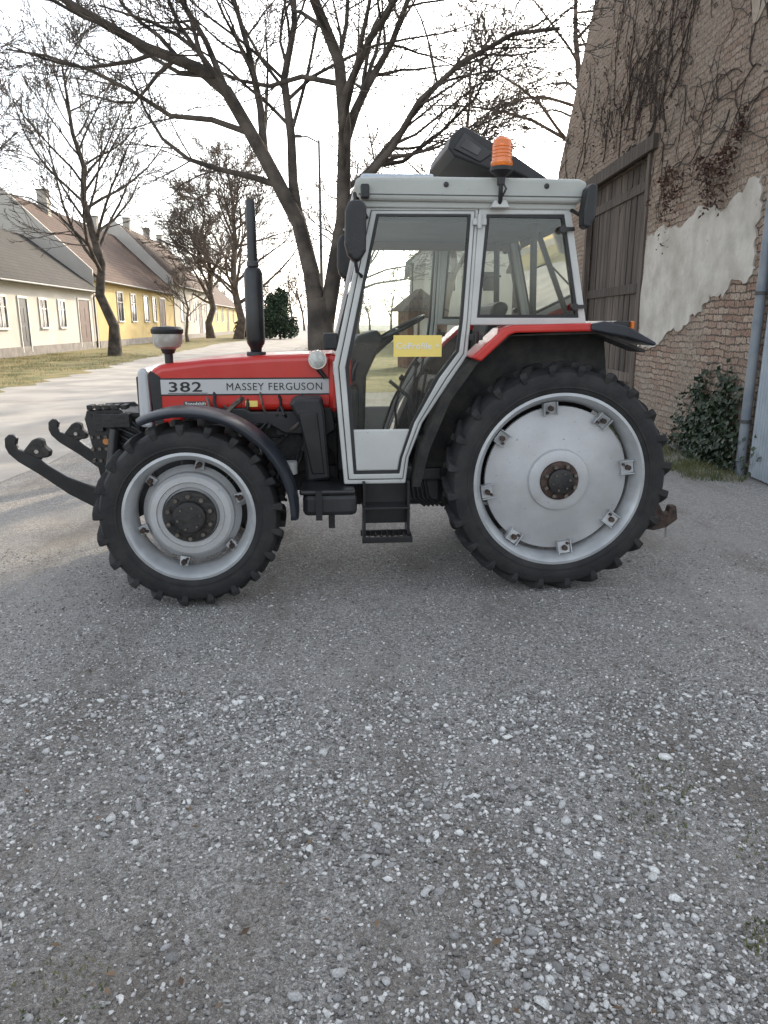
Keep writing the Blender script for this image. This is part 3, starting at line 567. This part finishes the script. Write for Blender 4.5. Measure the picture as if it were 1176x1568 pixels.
# evergreens: rounded, uneven shrubs
def shrub(name,x,y,blobs,n,mat,seed,s):
    rn=random.Random(seed); E=empty(name,(x,y,0)); pts=[]
    for bx,by,bz,br,bh in blobs:
        for i in range(n):
            d=Vector((rn.gauss(0,1),rn.gauss(0,1),rn.gauss(0,1))).normalized()*(rn.random()**.35)
            k=1+.35*noise.noise((d.x*2+bx,d.y*2,d.z*2+bz))
            z=bz+d.z*bh*k
            if z>.1: pts.append((bx+d.x*br*k,by+d.y*br*k,z))
    leaves('foliage',pts,s,mat,seed,E); pipe('trunk',[(0,0,0),(0,0,2.5)],.15,BARK,E)
CON=M('conifer_green',(.022,.042,.024),.8,0,(.05,.085,.045),.8)
shrub('evergreen_shrub',-11.6,85,[(0,0,2.4,1.5,2.2),(.9,.3,1.2,1.2,1.3),(-1.0,0,1.9,1.3,1.9),(.2,.4,4.2,.9,1.5),(-.9,.3,3.6,.8,1.3)],1300,CON,1,.17)
shrub('evergreen_shrub',-13.8,92,[(0,0,1.6,1.8,1.8),(1.3,0,2.6,1.0,1.8),(-1.2,0,2.0,1.4,1.6),(-3,0,1.0,1.3,1.2)],1300,CON,2,.17)
# ------------------------------------------------------------------ houses
def stucco(n,c,c2): return M(n,c,.9,0,c2,.7,.15,30,lo=.3,hi=.7)
def tilemat(n,c,c2):
    m,nt,b=newmat(n); b.inputs['Roughness'].default_value=.9; tc=nt.nodes.new('ShaderNodeTexCoord')
    br=nt.nodes.new('ShaderNodeTexBrick'); br.inputs['Scale'].default_value=1; br.inputs['Brick Width'].default_value=.25; br.inputs['Row Height'].default_value=.28; br.inputs['Mortar Size'].default_value=.03
    br.inputs['Color1'].default_value=(*c,1); br.inputs['Color2'].default_value=(*c2,1); br.inputs['Mortar'].default_value=(c[0]*.3,c[1]*.3,c[2]*.3,1)
    nt.links.new(tc.outputs['Object'],br.inputs['Vector'])
    n2=nt.nodes.new('ShaderNodeTexNoise'); n2.inputs['Scale'].default_value=.6; n2.inputs['Detail'].default_value=8; nt.links.new(tc.outputs['Object'],n2.inputs['Vector'])
    mx=nt.nodes.new('ShaderNodeMixRGB'); mx.blend_type='MULTIPLY'; mx.inputs[0].default_value=.8; nt.links.new(br.outputs[0],mx.inputs[1])
    rr=nt.nodes.new('ShaderNodeValToRGB'); rr.color_ramp.elements[0].position=.3; rr.color_ramp.elements[0].color=(.45,.45,.42,1); rr.color_ramp.elements[1].position=.65; nt.links.new(n2.outputs[0],rr.inputs[0]); nt.links.new(rr.outputs[0],mx.inputs[2]); nt.links.new(mx.outputs[0],b.inputs['Base Color']); return m
ROOF1=tilemat('dark_tiles',(.028,.026,.024),(.05,.045,.04)); ROOF2=tilemat('red_brown_tiles',(.08,.04,.027),(.12,.063,.043))
WW=stucco('white_render',(.46,.43,.385),(.54,.51,.46)); YW=stucco('yellow_render',(.48,.36,.15),(.54,.42,.20)); GW=stucco('grey_render',(.42,.39,.33),(.50,.47,.41))
FR=M('window_frame_white',(.58,.56,.52),.5); BRD=M('brown_door',(.06,.024,.015),.6,0,(.09,.04,.025),3); PL=M('plinth_grey',(.18,.165,.155),.9,0,(.25,.23,.21),2)
def house(name,ox,oy,ang,L_,D,he,hr,wall,roof,ops,chim=(),gablewin=(),firewall=False):
    E=empty(name,(ox,oy,0),ang)
    prism('walls',[(0,0),(D,0),(D,he),(D/2,hr-.05),(0,he)],0,L_,wall,E,axis='x')
    if firewall: prism('fire_wall',[(-.02,0),(D,0),(D,he+.35),(D/2,hr+.4),(-.02,he+.3)],-.35,-.13,WW,E,axis='x')
    m=(hr-he)/(D/2)
    prism('roof_front',[(-.45,he-.45*m+.02),(D/2,hr+.02),(D/2,hr+.2),(-.5,he-.5*m+.16)],-.12,L_+.12,roof,E,axis='x')
    prism('roof_back',[(D+.45,he-.45*m+.02),(D/2+.002,hr+.02),(D/2+.002,hr+.2),(D+.5,he-.5*m+.16)],-.12,L_+.12,roof,E,axis='x')
    pipe('gutter',[(-.1,-.55,he-.5*m+.05),(L_+.1,-.55,he-.5*m+.05)],.08,DGREY,E,8)
    pipe('downpipe',[(L_-.3,-.5,he-.5*m+.02),(L_-.3,-.1,he-.6*m-.2),(L_-.3,-.1,.1)],.05,DGREY,E,8)
    box('plinth',-.03,L_+.03,-.05,D+.05,0,.5,PL,E); box('cornice',-.02,L_+.02,-.12,-.001,he-.38,he-.12,FR,E)
    for i,(x,w,z0,z1,k) in enumerate(ops):
        mb=MB(); t=.10
        mb.bx(x-w/2-t,x+w/2+t,-.07,.02,z1,z1+t*1.2); 
        for sx in (-1,1): mb.bx(x+sx*(w/2+t/2)-t/2,x+sx*(w/2+t/2)+t/2,-.07,.02,z0,z1)
        if k=='w':
            mb.bx(x-w/2-t,x+w/2+t,-.12,.02,z0-.1,z0); mb.bx(x-.03,x+.03,-.035,.01,z0,z1); mb.bx(x-w/2,x+w/2,-.032,.01,z0+(z1-z0)*.66,z0+(z1-z0)*.66+.05)
            box('glass_%d'%i,x-w/2,x+w/2,-.012,.01,z0,z1,WINGL,E)
        else:
            box('door_%d'%i,x-w/2,x+w/2,-.02,.01,z0,z1,BRD if k=='d' else BLACKP,E)
            mb2=MB()
            for zz in (.2,.55): mb2.bx(x-w*.38,x-w*.06,-.035,-.018,z0+(z1-z0)*zz,z0+(z1-z0)*(zz+.28)); mb2.bx(x+w*.06,x+w*.38,-.035,-.018,z0+(z1-z0)*zz,z0+(z1-z0)*(zz+.28))
            mk('door_panels_%d'%i,mb2.v,mb2.f,BRD if k=='d' else BLACKP,E,bevel=.01)
        mk('surround_%d'%i,mb.v,mb.f,FR,E)
    for i,(x,yf) in enumerate(chim):
        box('chimney_%d'%i,x-.35,x+.35,D*yf-.35,D*yf+.35,hr-1.2,hr+1.1,GW,E); box('chimney_cap_%d'%i,x-.42,x+.42,D*yf-.42,D*yf+.42,hr+1.1,hr+1.2,DGREY,E)
    for i,(yy,z0,w,h) in enumerate(gablewin):
        box('gable_window_%d'%i,L_-.01,L_+.02,yy-w/2,yy+w/2,z0,z0+h,WINGL,E); ring_=MB(); ring_.bx(L_,L_+.05,yy-w/2-.1,yy-w/2,z0-.1,z0+h+.1); ring_.bx(L_,L_+.05,yy+w/2,yy+w/2+.1,z0-.1,z0+h+.1); mk('gable_frame_%d'%i,ring_.v,ring_.f,FR,E)
    return E
A=math.atan2(1,-.07); base=lambda Y:(-19-.07*(Y-37),Y)
def at(Y): return base(Y)
house('white_house',*at(26),A,27.4,8.5,4.1,7.3,WW,ROOF1,[((38.2-26),1.1,1.5,3.0,'w'),((34.6-26),1.1,1.5,3.0,'w'),((40.9-26),1.1,.2,3.0,'k'),((43.8-26),1.1,1.5,3.0,'w'),((46.8-26),1.1,1.5,3.0,'w'),((51-26),2.2,.2,3.2,'d'),(4,1.1,1.5,3,'w')],[(20,.5)])
house('yellow_house',*at(53.9),A,26.5,11,5.0,10.2,YW,ROOF2,[(6,1.5,1.9,4.0,'w'),(10,1.5,1.9,4.0,'w'),(14.4,1.6,1.9,4.0,'w'),(21,2.2,.3,4.0,'d'),(17.6,1.4,1.9,4,'w')],[(6,.45),(20,.5)],(),True)
house('cream_house',*at(80.8),A,24,11,6.0,11.6,GW,ROOF2,[(4,1.5,2,4.2,'w'),(8,1.5,2,4.2,'w'),(12,1.5,2,4.2,'w'),(16,2,.3,4.2,'d'),(20,1.5,2,4.2,'w')],[(5,.5),(14,.5),(21,.5)],(),True)
house('yellow_house',*at(105.2),A,30,9,4.6,8.6,YW,ROOF2,[(5,1.5,2,4,'w'),(11,1.5,2,4,'w'),(17,2,.3,4,'d'),(24,1.5,2,4,'w')],[(10,.5)])
house('white_house',2.6,78,-math.pi/2-.02,22,8,6.3,9.4,WW,ROOF2,[(3,1.2,3.9,5.2,'w'),(7,1.2,3.9,5.2,'w'),(11,1.2,3.9,5.2,'w'),(15,1.2,3.9,5.2,'w'),(19,1.2,3.9,5.2,'w'),(4,1.2,1.2,2.7,'w'),(9,1.2,1.2,2.7,'w'),(14,2,.2,2.9,'d')],[(8,.5)],[(2.5,4.0,1,1.3),(5.5,4.0,1,1.3),(4,7.0,.8,.9)])
# wooden kiosk
WOOD=M('brown_wood',(.12,.055,.03),.8,0,(.2,.1,.06),4)
E=empty('wooden_kiosk',(1.35,30,0),.3)
mb=MB(); mb.bx(-.65,.65,-.6,.6,0,2.2); mk('walls',mb.v,mb.f,WOOD,E)
mk('roof',[(-.95,-.9,2.15),(.95,-.9,2.15),(.95,.9,2.15),(-.95,.9,2.15),(0,-.3,3.0),(0,.3,3.0)],[(0,1,4),(1,2,5,4),(2,3,5),(3,0,4,5),(0,3,2,1)],ROOF2,E)
box('notice_board',-.4,.4,-.63,-.6,1.0,1.9,FR,E)
mb=MB()
for x in (-.65,-.22,.22,.65): mb.bx(x-.04,x+.04,-.66,-.6,0,2.2)
mk('battens',mb.v,mb.f,WOOD,E)
# street lamp
E=empty('street_lamp',(-2.9,36,0)); vlathe('pole',[(.10,0),(.09,1),(.05,9.6),(0,9.65)],0,0,DGREY,E,12); pipe('arm',[(0,0,9.5),(-.5,0,9.75),(-.8,0,9.78)],.035,DGREY,E); prism('lamp_head',[(-1.25,9.72),(-.75,9.72),(-.75,9.80),(-.95,9.84),(-1.2,9.79)],-.12,.12,DGREY,E,.02)
# ------------------------------------------------------------------ barn
def brickmat():
    m,nt,b=newmat('old_brick_wall'); N=nt.nodes; Lk=nt.links; b.inputs['Roughness'].default_value=.95
    g=N.new('ShaderNodeNewGeometry'); sp=N.new('ShaderNodeSeparateXYZ'); Lk.new(g.outputs['Position'],sp.inputs[0])
    def noi(s,d=6,r=.6):
        n=N.new('ShaderNodeTexNoise'); n.inputs['Scale'].default_value=s; n.inputs['Detail'].default_value=d; n.inputs['Roughness'].default_value=r; Lk.new(g.outputs['Position'],n.inputs['Vector']); return n
    ad=N.new('ShaderNodeMath'); ad.operation='ADD'; Lk.new(sp.outputs[0],ad.inputs[0]); Lk.new(sp.outputs[1],ad.inputs[1])
    cb=N.new('ShaderNodeCombineXYZ'); Lk.new(ad.outputs[0],cb.inputs[0]); Lk.new(sp.outputs[2],cb.inputs[1])
    nd=noi(2.2,4); sc=N.new('ShaderNodeVectorMath'); sc.operation='SCALE'; sc.inputs['Scale'].default_value=.12; Lk.new(nd.outputs['Color'],sc.inputs[0]); va=N.new('ShaderNodeVectorMath'); va.operation='ADD'; Lk.new(cb.outputs[0],va.inputs[0]); Lk.new(sc.outputs[0],va.inputs[1])
    nd2=noi(16,3); sc2=N.new('ShaderNodeVectorMath'); sc2.operation='SCALE'; sc2.inputs['Scale'].default_value=.055; Lk.new(nd2.outputs['Color'],sc2.inputs[0]); va2=N.new('ShaderNodeVectorMath'); va2.operation='ADD'; Lk.new(va.outputs[0],va2.inputs[0]); Lk.new(sc2.outputs[0],va2.inputs[1])
    br=N.new('ShaderNodeTexBrick'); Lk.new(va2.outputs[0],br.inputs['Vector']); br.inputs['Scale'].default_value=1; br.inputs['Brick Width'].default_value=.27; br.inputs['Row Height'].default_value=.086; br.inputs['Mortar Size'].default_value=.010; br.inputs['Mortar Smooth'].default_value=.5
    br.inputs['Color1'].default_value=(.35,.215,.155,1); br.inputs['Color2'].default_value=(.52,.41,.32,1); br.inputs['Mortar'].default_value=(.13,.105,.085,1); br.inputs['Bias'].default_value=.1
    n1=noi(.9,9,.65); r1=N.new('ShaderNodeValToRGB'); r1.color_ramp.elements[0].position=.42; r1.color_ramp.elements[1].position=.60; r1.color_ramp.elements[1].color=(.7,.7,.7,1); Lk.new(n1.outputs[0],r1.inputs[0])
    n2=noi(14,8,.7); r2=N.new('ShaderNodeValToRGB'); r2.color_ramp.elements[0].position=.3; r2.color_ramp.elements[0].color=(.26,.205,.155,1); r2.color_ramp.elements[1].position=.7; r2.color_ramp.elements[1].color=(.50,.43,.35,1); Lk.new(n2.outputs[0],r2.inputs[0])
    mx=N.new('ShaderNodeMixRGB'); Lk.new(r1.outputs[0],mx.inputs[0]); Lk.new(br.outputs['Color'],mx.inputs[1]); Lk.new(r2.outputs[0],mx.inputs[2])
    mr=N.new('ShaderNodeMapRange'); mr.inputs[1].default_value=2.2; mr.inputs[2].default_value=4.5; mr.inputs[3].default_value=0; mr.inputs[4].default_value=.4; Lk.new(sp.outputs[2],mr.inputs[0])
    mg=N.new('ShaderNodeMixRGB'); mg.inputs[2].default_value=(.33,.265,.21,1); Lk.new(mr.outputs[0],mg.inputs[0]); Lk.new(mx.outputs[0],mg.inputs[1])
    n3=noi(30,6); mu=N.new('ShaderNodeMixRGB'); mu.blend_type='MULTIPLY'; mu.inputs[0].default_value=.8; r3=N.new('ShaderNodeValToRGB'); r3.color_ramp.elements[0].position=.34; r3.color_ramp.elements[0].color=(.28,.27,.26,1); r3.color_ramp.elements[1].position=.55; Lk.new(n3.outputs[0],r3.inputs[0]); Lk.new(mg.outputs[0],mu.inputs[1]); Lk.new(r3.outputs[0],mu.inputs[2])
    Lk.new(mu.outputs[0],b.inputs['Base Color'])
    bp=N.new('ShaderNodeBump'); bp.invert=True; bp.inputs['Strength'].default_value=1; bp.inputs['Distance'].default_value=.035; Lk.new(br.outputs['Fac'],bp.inputs['Height'])
    b2=N.new('ShaderNodeBump'); b2.inputs['Strength'].default_value=1; b2.inputs['Distance'].default_value=.05; Lk.new(n2.outputs[0],b2.inputs['Height']); Lk.new(bp.outputs[0],b2.inputs['Normal']); Lk.new(b2.outputs[0],b.inputs['Normal'])
    return m
BR=brickmat(); BX0=4.2
def zt(y): return 5.2+(19.3-y)*1.083 if y>13.3 else 5.2+(y-7.3)*1.083
B=empty('brick_barn')
prism('body',[(7.3,0),(19.3,0),(19.3,5.2),(13.3,11.7),(7.3,5.2)],4.5,20,BR,B,axis='x')
d0,d1,dz=12.6,16.3,4.3
prism('wall_right',[(7.3,0),(d0,0),(d0,zt(d0)),(7.3,5.2)],BX0,4.5,BR,B,axis='x')
prism('wall_above_door',[(d0,dz),(d1,dz),(d1,zt(d1)),(13.3,11.7),(d0,zt(d0))],BX0,4.5,BR,B,axis='x')
rn=random.Random(2); ed=[(19.3+rn.gauss(0,.03),.25*i) for i in range(0,21)]
prism('wall_left',[(d1,0)]+ed+[(19.3,5.2),(d1,zt(d1))],BX0,4.5,BR,B,axis='x')
mb=MB()
for i in range(60):
    yy=19.25-i*.1; zz=zt(yy); h=rn.uniform(.0,.12); mb.bx(BX0+.01,4.48,yy-.1+rn.uniform(0,.02),yy+rn.uniform(-.01,.02),zz-.25,zz+h)
mk('rake_bricks',mb.v,mb.f,BR,B)
prism('roof_far',[(19.5,5.05),(13.3,11.75),(13.3,11.9),(19.6,5.12)],4.5,20.2,ROOF2,B,axis='x'); prism('roof_near',[(6.9,4.85),(13.298,11.75),(13.298,11.9),(6.8,4.95)],4.5,20.2,ROOF2,B,axis='x')
def boards():
    m,nt,b=newmat('weathered_boards'); N=nt.nodes; Lk=nt.links; b.inputs['Roughness'].default_value=.9; tc=N.new('ShaderNodeTexCoord'); mp=N.new('ShaderNodeMapping'); mp.inputs['Scale'].default_value=(14,14,.8); Lk.new(tc.outputs['Object'],mp.inputs[0])
    n=N.new('ShaderNodeTexNoise'); n.inputs['Scale'].default_value=2; n.inputs['Detail'].default_value=8; Lk.new(mp.outputs[0],n.inputs[0]); r=N.new('ShaderNodeValToRGB'); r.color_ramp.elements[0].position=.3; r.color_ramp.elements[0].color=(.035,.028,.023,1); r.color_ramp.elements[1].position=.7; r.color_ramp.elements[1].color=(.15,.12,.10,1); Lk.new(n.outputs[0],r.inputs[0]); 
    g=N.new('ShaderNodeNewGeometry'); mm=N.new('ShaderNodeMapRange'); mm.inputs[3].default_value=.5; mm.inputs[4].default_value=1.3; Lk.new(g.outputs['Random Per Island'],mm.inputs[0]); mu=N.new('ShaderNodeMixRGB'); mu.blend_type='MULTIPLY'; mu.inputs[0].default_value=1; Lk.new(r.outputs[0],mu.inputs[1]); Lk.new(mm.outputs[0],mu.inputs[2]); Lk.new(mu.outputs[0],b.inputs['Base Color'])
    bp=N.new('ShaderNodeBump'); bp.inputs['Strength'].default_value=.5; bp.inputs['Distance'].default_value=.01; Lk.new(n.outputs[0],bp.inputs['Height']); Lk.new(bp.outputs[0],b.inputs['Normal']); return m
BOARD=boards(); mb=MB(); rn=random.Random(8); y=d0+.02
while y<d1-.1:
    w=rn.uniform(.14,.2); x=4.30+rn.uniform(-.008,.008); mb.bx(x,x+.03,y,min(y+w-.012,d1-.02),rn.uniform(.03,.12),dz-.02); y+=w
for z in (.7,2.2,3.8): mb.bx(4.27,4.30,d0+.05,d1-.05,z,z+.16)
mk('barn_door',mb.v,mb.f,BOARD,B,bevel=.004)
mb=MB(); mb.bx(4.12,4.25,d0-.25,d1+.2,dz,dz+.22); mb.bx(4.17,4.28,d0-.02,d0+.13,0,dz); mb.bx(4.17,4.28,d1-.13,d1+.02,0,dz); mk('door_frame',mb.v,mb.f,BOARD,B,bevel=.01)
# plaster patch (ragged sheet standing proud of the bricks)
def jag(pts,amp,seed,n=10):
    r=random.Random(seed); out=[]
    for i in range(len(pts)):
        a=Vector(pts[i]); b=Vector(pts[(i+1)%len(pts)]); d=(b-a).normalized(); nn=Vector((-d.y,d.x))
        for k in range(n):
            p=a.lerp(b,k/n)
            o=0 if k==0 else noise.noise((p.x*6,p.y*6,seed))*amp*2+r.gauss(0,amp*.25)
            out.append(tuple(p+nn*o))
    return out
PLM=M('old_plaster',(.38,.35,.30),.95,0,(.56,.53,.475),2.2,.6,14,lo=.3,hi=.6,speck=.6,dust=.5)
pp=jag([(12.45,3.05),(11.9,3.12),(11.2,3.02),(10.4,3.2),(9.7,3.05),(9.2,3.25),(8.85,3.3),(8.78,2.9),(8.85,2.6),(8.75,2.3),(8.95,2.15),(9.3,2.22),(9.5,2.0),(9.9,2.05),(10.1,1.85),(10.4,1.82),(10.7,1.62),(11.3,1.55),(11.7,1.35),(12.5,1.32)],.05,5,6)
prism('plaster_patch',pp,4.178,4.215,PLM,B,axis='x',tri=True)
pp=jag([(8.7,6.0),(9.6,6.2),(9.9,5.6),(9.5,5.0),(8.9,5.1)],.06,6,6)
prism('plaster_patch_high',pp,4.182,4.21,M('old_plaster_grey',(.30,.25,.20),.95,0,(.40,.34,.28),3,.5,14),B,axis='x',tri=True)
# drainpipe and corrugated gate
pipe('drainpipe',[(4.12,8.42,.0),(4.12,8.42,3.2),(4.12,8.5,5.1)],.055,M('pipe_grey_blue',(.16,.19,.22),.5,0,(.22,.25,.28),4,dust=.4),B,14)
for z in (.6,2.0,3.4): vlathe('pipe_clip_%d'%int(z*10),[(.056,z),(.064,z),(.064,z+.04),(.056,z+.04)],4.12,8.42,DGREY,B,14)
v=[];f=[];n=160
for i in range(n+1):
    yy=8.30-(8.30-7.35)*i/n; xx=4.16+.014*math.sin(i*.62); v+=[(xx,yy,.02),(xx,yy,2.45)]
    if i<n: f.append((2*i,2*i+1,2*i+3,2*i+2))
mk('corrugated_door',v,f,M('gate_blue_grey',(.33,.38,.42),.5,.2,(.40,.45,.49),3),B,smooth=60,recalc=False)
box('corrugated_door_frame',4.10,4.19,7.33,8.32,2.45,2.55,DGREY,B)
# vines
mb=MB(); rn=random.Random(31)
def vine(y,z,a,L_,r,lvl):
    n=max(4,int(L_/.12)); pts=[]
    for i in range(n):
        pts.append(Vector((4.188-abs(rn.gauss(0,.006)),y,z)))
        a+=rn.gauss(0,.38); y+=math.cos(a)*L_/n; z+=math.sin(a)*L_/n
        if z>zt(y)-.1 or y<7.5 or y>19.1: break
        if z<3.2 and a%6.28>3.14: a+=.4
        if lvl<3 and rn.random()<(.34 if lvl<2 else .25): vine(y,z,a+rn.choice((-1,1))*rn.uniform(.5,1.4),L_*rn.uniform(.22,.45),r*.62,lvl+1)
    if len(pts)>1: mb.tube(pts,[max(.004,r*(1-.7*i/len(pts))) for i in range(len(pts))],4)
for i in range(20): vine(rn.uniform(12.0,18.5),rn.uniform(4.3,5.8),rn.uniform(.6,2.4),rn.uniform(1.8,3.6),.012,0)
for i in range(5): vine(rn.uniform(8.6,10.5),rn.uniform(4.4,5.2),rn.uniform(.2,1.2),rn.uniform(1.2,2.4),.010,0)
for i in range(14): vine(rn.uniform(8.8,12.2),rn.uniform(3.9,4.5),rn.choice((-.9,-.4,3.6,4.0)),rn.uniform(.8,1.6),.009,1)
V=empty('climbing_vine'); mk('stems',mb.v,mb.f,M('vine_bark',(.03,.022,.018),.9,0,(.07,.052,.042),8),V,recalc=False)
pts=[]
for i in range(2000):
    y=rn.uniform(9.0,12.3); z=3.95-abs(rn.gauss(0,.33))*(1+.5*math.sin(y*4))+.22*math.sin(y*3)
    if noise.noise((y*1.6,z*1.6,0))>-.05 and z>2.7: pts.append((4.15-rn.random()*.10,y,z))
for i in range(500): pts.append((4.17-rn.random()*.05,rn.uniform(11,18),rn.uniform(4.4,7)))
leaves('dry_leaves',pts,.03,M('vine_leaf_brown',(.045,.022,.016),.8,0,(.10,.05,.032),6),3,V)
# ivy
IV=empty('ivy_bush'); pts=[]
for i in range(4200):
    y=rn.gauss(9.35,.42); z=abs(rn.gauss(0,.55)); 
    if z<1.35-.6*abs(y-9.3) and noise.noise((y*2.5,z*2.5,4))>-.18: pts.append((4.17-rn.random()*.24*(1-z/1.5),y,z+.03))
leaves('leaves',pts,.036,M('ivy_green',(.010,.024,.010),.5,0,(.03,.05,.02),7),5,IV,norm=(-.8,0,.4),squash=1.4)
# grass tufts
def blades(name,spots,mat,seed,h):
    rn=random.Random(seed); v=[];f=[]
    for (x,y,r,n) in spots:
        for i in range(n):
            a=rn.random()*6.28; rr=r*math.sqrt(rn.random()); px,py=x+math.cos(a)*rr,y+math.sin(a)*rr; hh=h*rn.uniform(.4,1.2); b=rn.random()*6.28; dx,dy=math.cos(b)*.004,math.sin(b)*.004; lx,ly=rn.gauss(0,.35)*hh,rn.gauss(0,.35)*hh; k=len(v)
            v+=[(px-dx,py-dy,0),(px+dx,py+dy,0),(px+lx,py+ly,hh)]; f.append((k,k+1,k+2))
    mk(name,v,f,mat,recalc=False)
GB=M('grass_blades',(.06,.09,.025),.8,0,(.16,.15,.06),5)
blades('grass_tufts',[(4.0-rn.random()*.5,rn.uniform(7.6,13),.22,140) for _ in range(34)],GB,1,.09)
blades('grass_tufts',[(1.12,1.72,.10,200),(1.10,2.5,.16,90),(.95,2.25,.12,60),(-.85,1.55,.14,80),(1.3,2.1,.15,90)],GB,2,.02)
rn=random.Random(77)
blades('grass_tufts',[(-9.8-.1*(y-14)-rn.random()*7,y,.6,60) for y in [rn.uniform(14,44) for _ in range(300)]],M('verge_blades',(.10,.12,.04),.8,0,(.28,.22,.09),1),3,.12)
# wooden shed behind barn
S=empty('wooden_shed'); mb=MB(); y=20.0
while y<27: w=.18; mb.bx(4.5,4.53,y,y+w-.012,0,3.4+rn.uniform(-.03,.03)); y+=w
mk('boards',mb.v,mb.f,BOARD,S); box('core',4.54,8.5,20,27,0,3.4,BOARD,S); prism('roof',[(19.8,3.4),(27.3,3.4),(27.3,3.5),(23.5,4.6),(19.8,3.5)],4.3,8.8,ROOF2,S,axis='x')
# ------------------------------------------------------------------ light
hx,hy,el=.42,.9075,R(25)
w=bpy.data.worlds.new('World'); scene.world=w; w.use_nodes=True; nt=w.node_tree; bg=nt.nodes['Background']
sky=nt.nodes.new('ShaderNodeTexSky'); sky.sky_type='NISHITA'; sky.sun_disc=False; sky.sun_elevation=el; sky.sun_rotation=math.atan2(hx,hy); sky.dust_density=2.5; sky.air_density=1.0; sky.ozone_density=1.0
hs=nt.nodes.new('ShaderNodeHueSaturation'); hs.inputs['Saturation'].default_value=.36; hs.inputs['Value'].default_value=3.15
nt.links.new(sky.outputs[0],hs.inputs['Color']); nt.links.new(hs.outputs[0],bg.inputs['Color']); bg.inputs['Strength'].default_value=.15
sl=bpy.data.lights.new('sun','SUN'); sl.energy=5.0; sl.angle=R(.5); sl.color=(1,.82,.58); so=bpy.data.objects.new('sun',sl); scene.collection.objects.link(so)
so.rotation_euler=Vector((-hx*math.cos(el),-hy*math.cos(el),-math.sin(el))).to_track_quat('-Z','Y').to_euler()
cam=bpy.data.cameras.new('camera'); co=bpy.data.objects.new('camera',cam); scene.collection.objects.link(co); scene.camera=co
cam.sensor_fit='VERTICAL'; cam.sensor_height=36; cam.lens=26; cam.clip_end=2000; cam.clip_start=.05
co.location=(0,0,1.7); co.rotation_euler=(R(90-14.3),0,0)
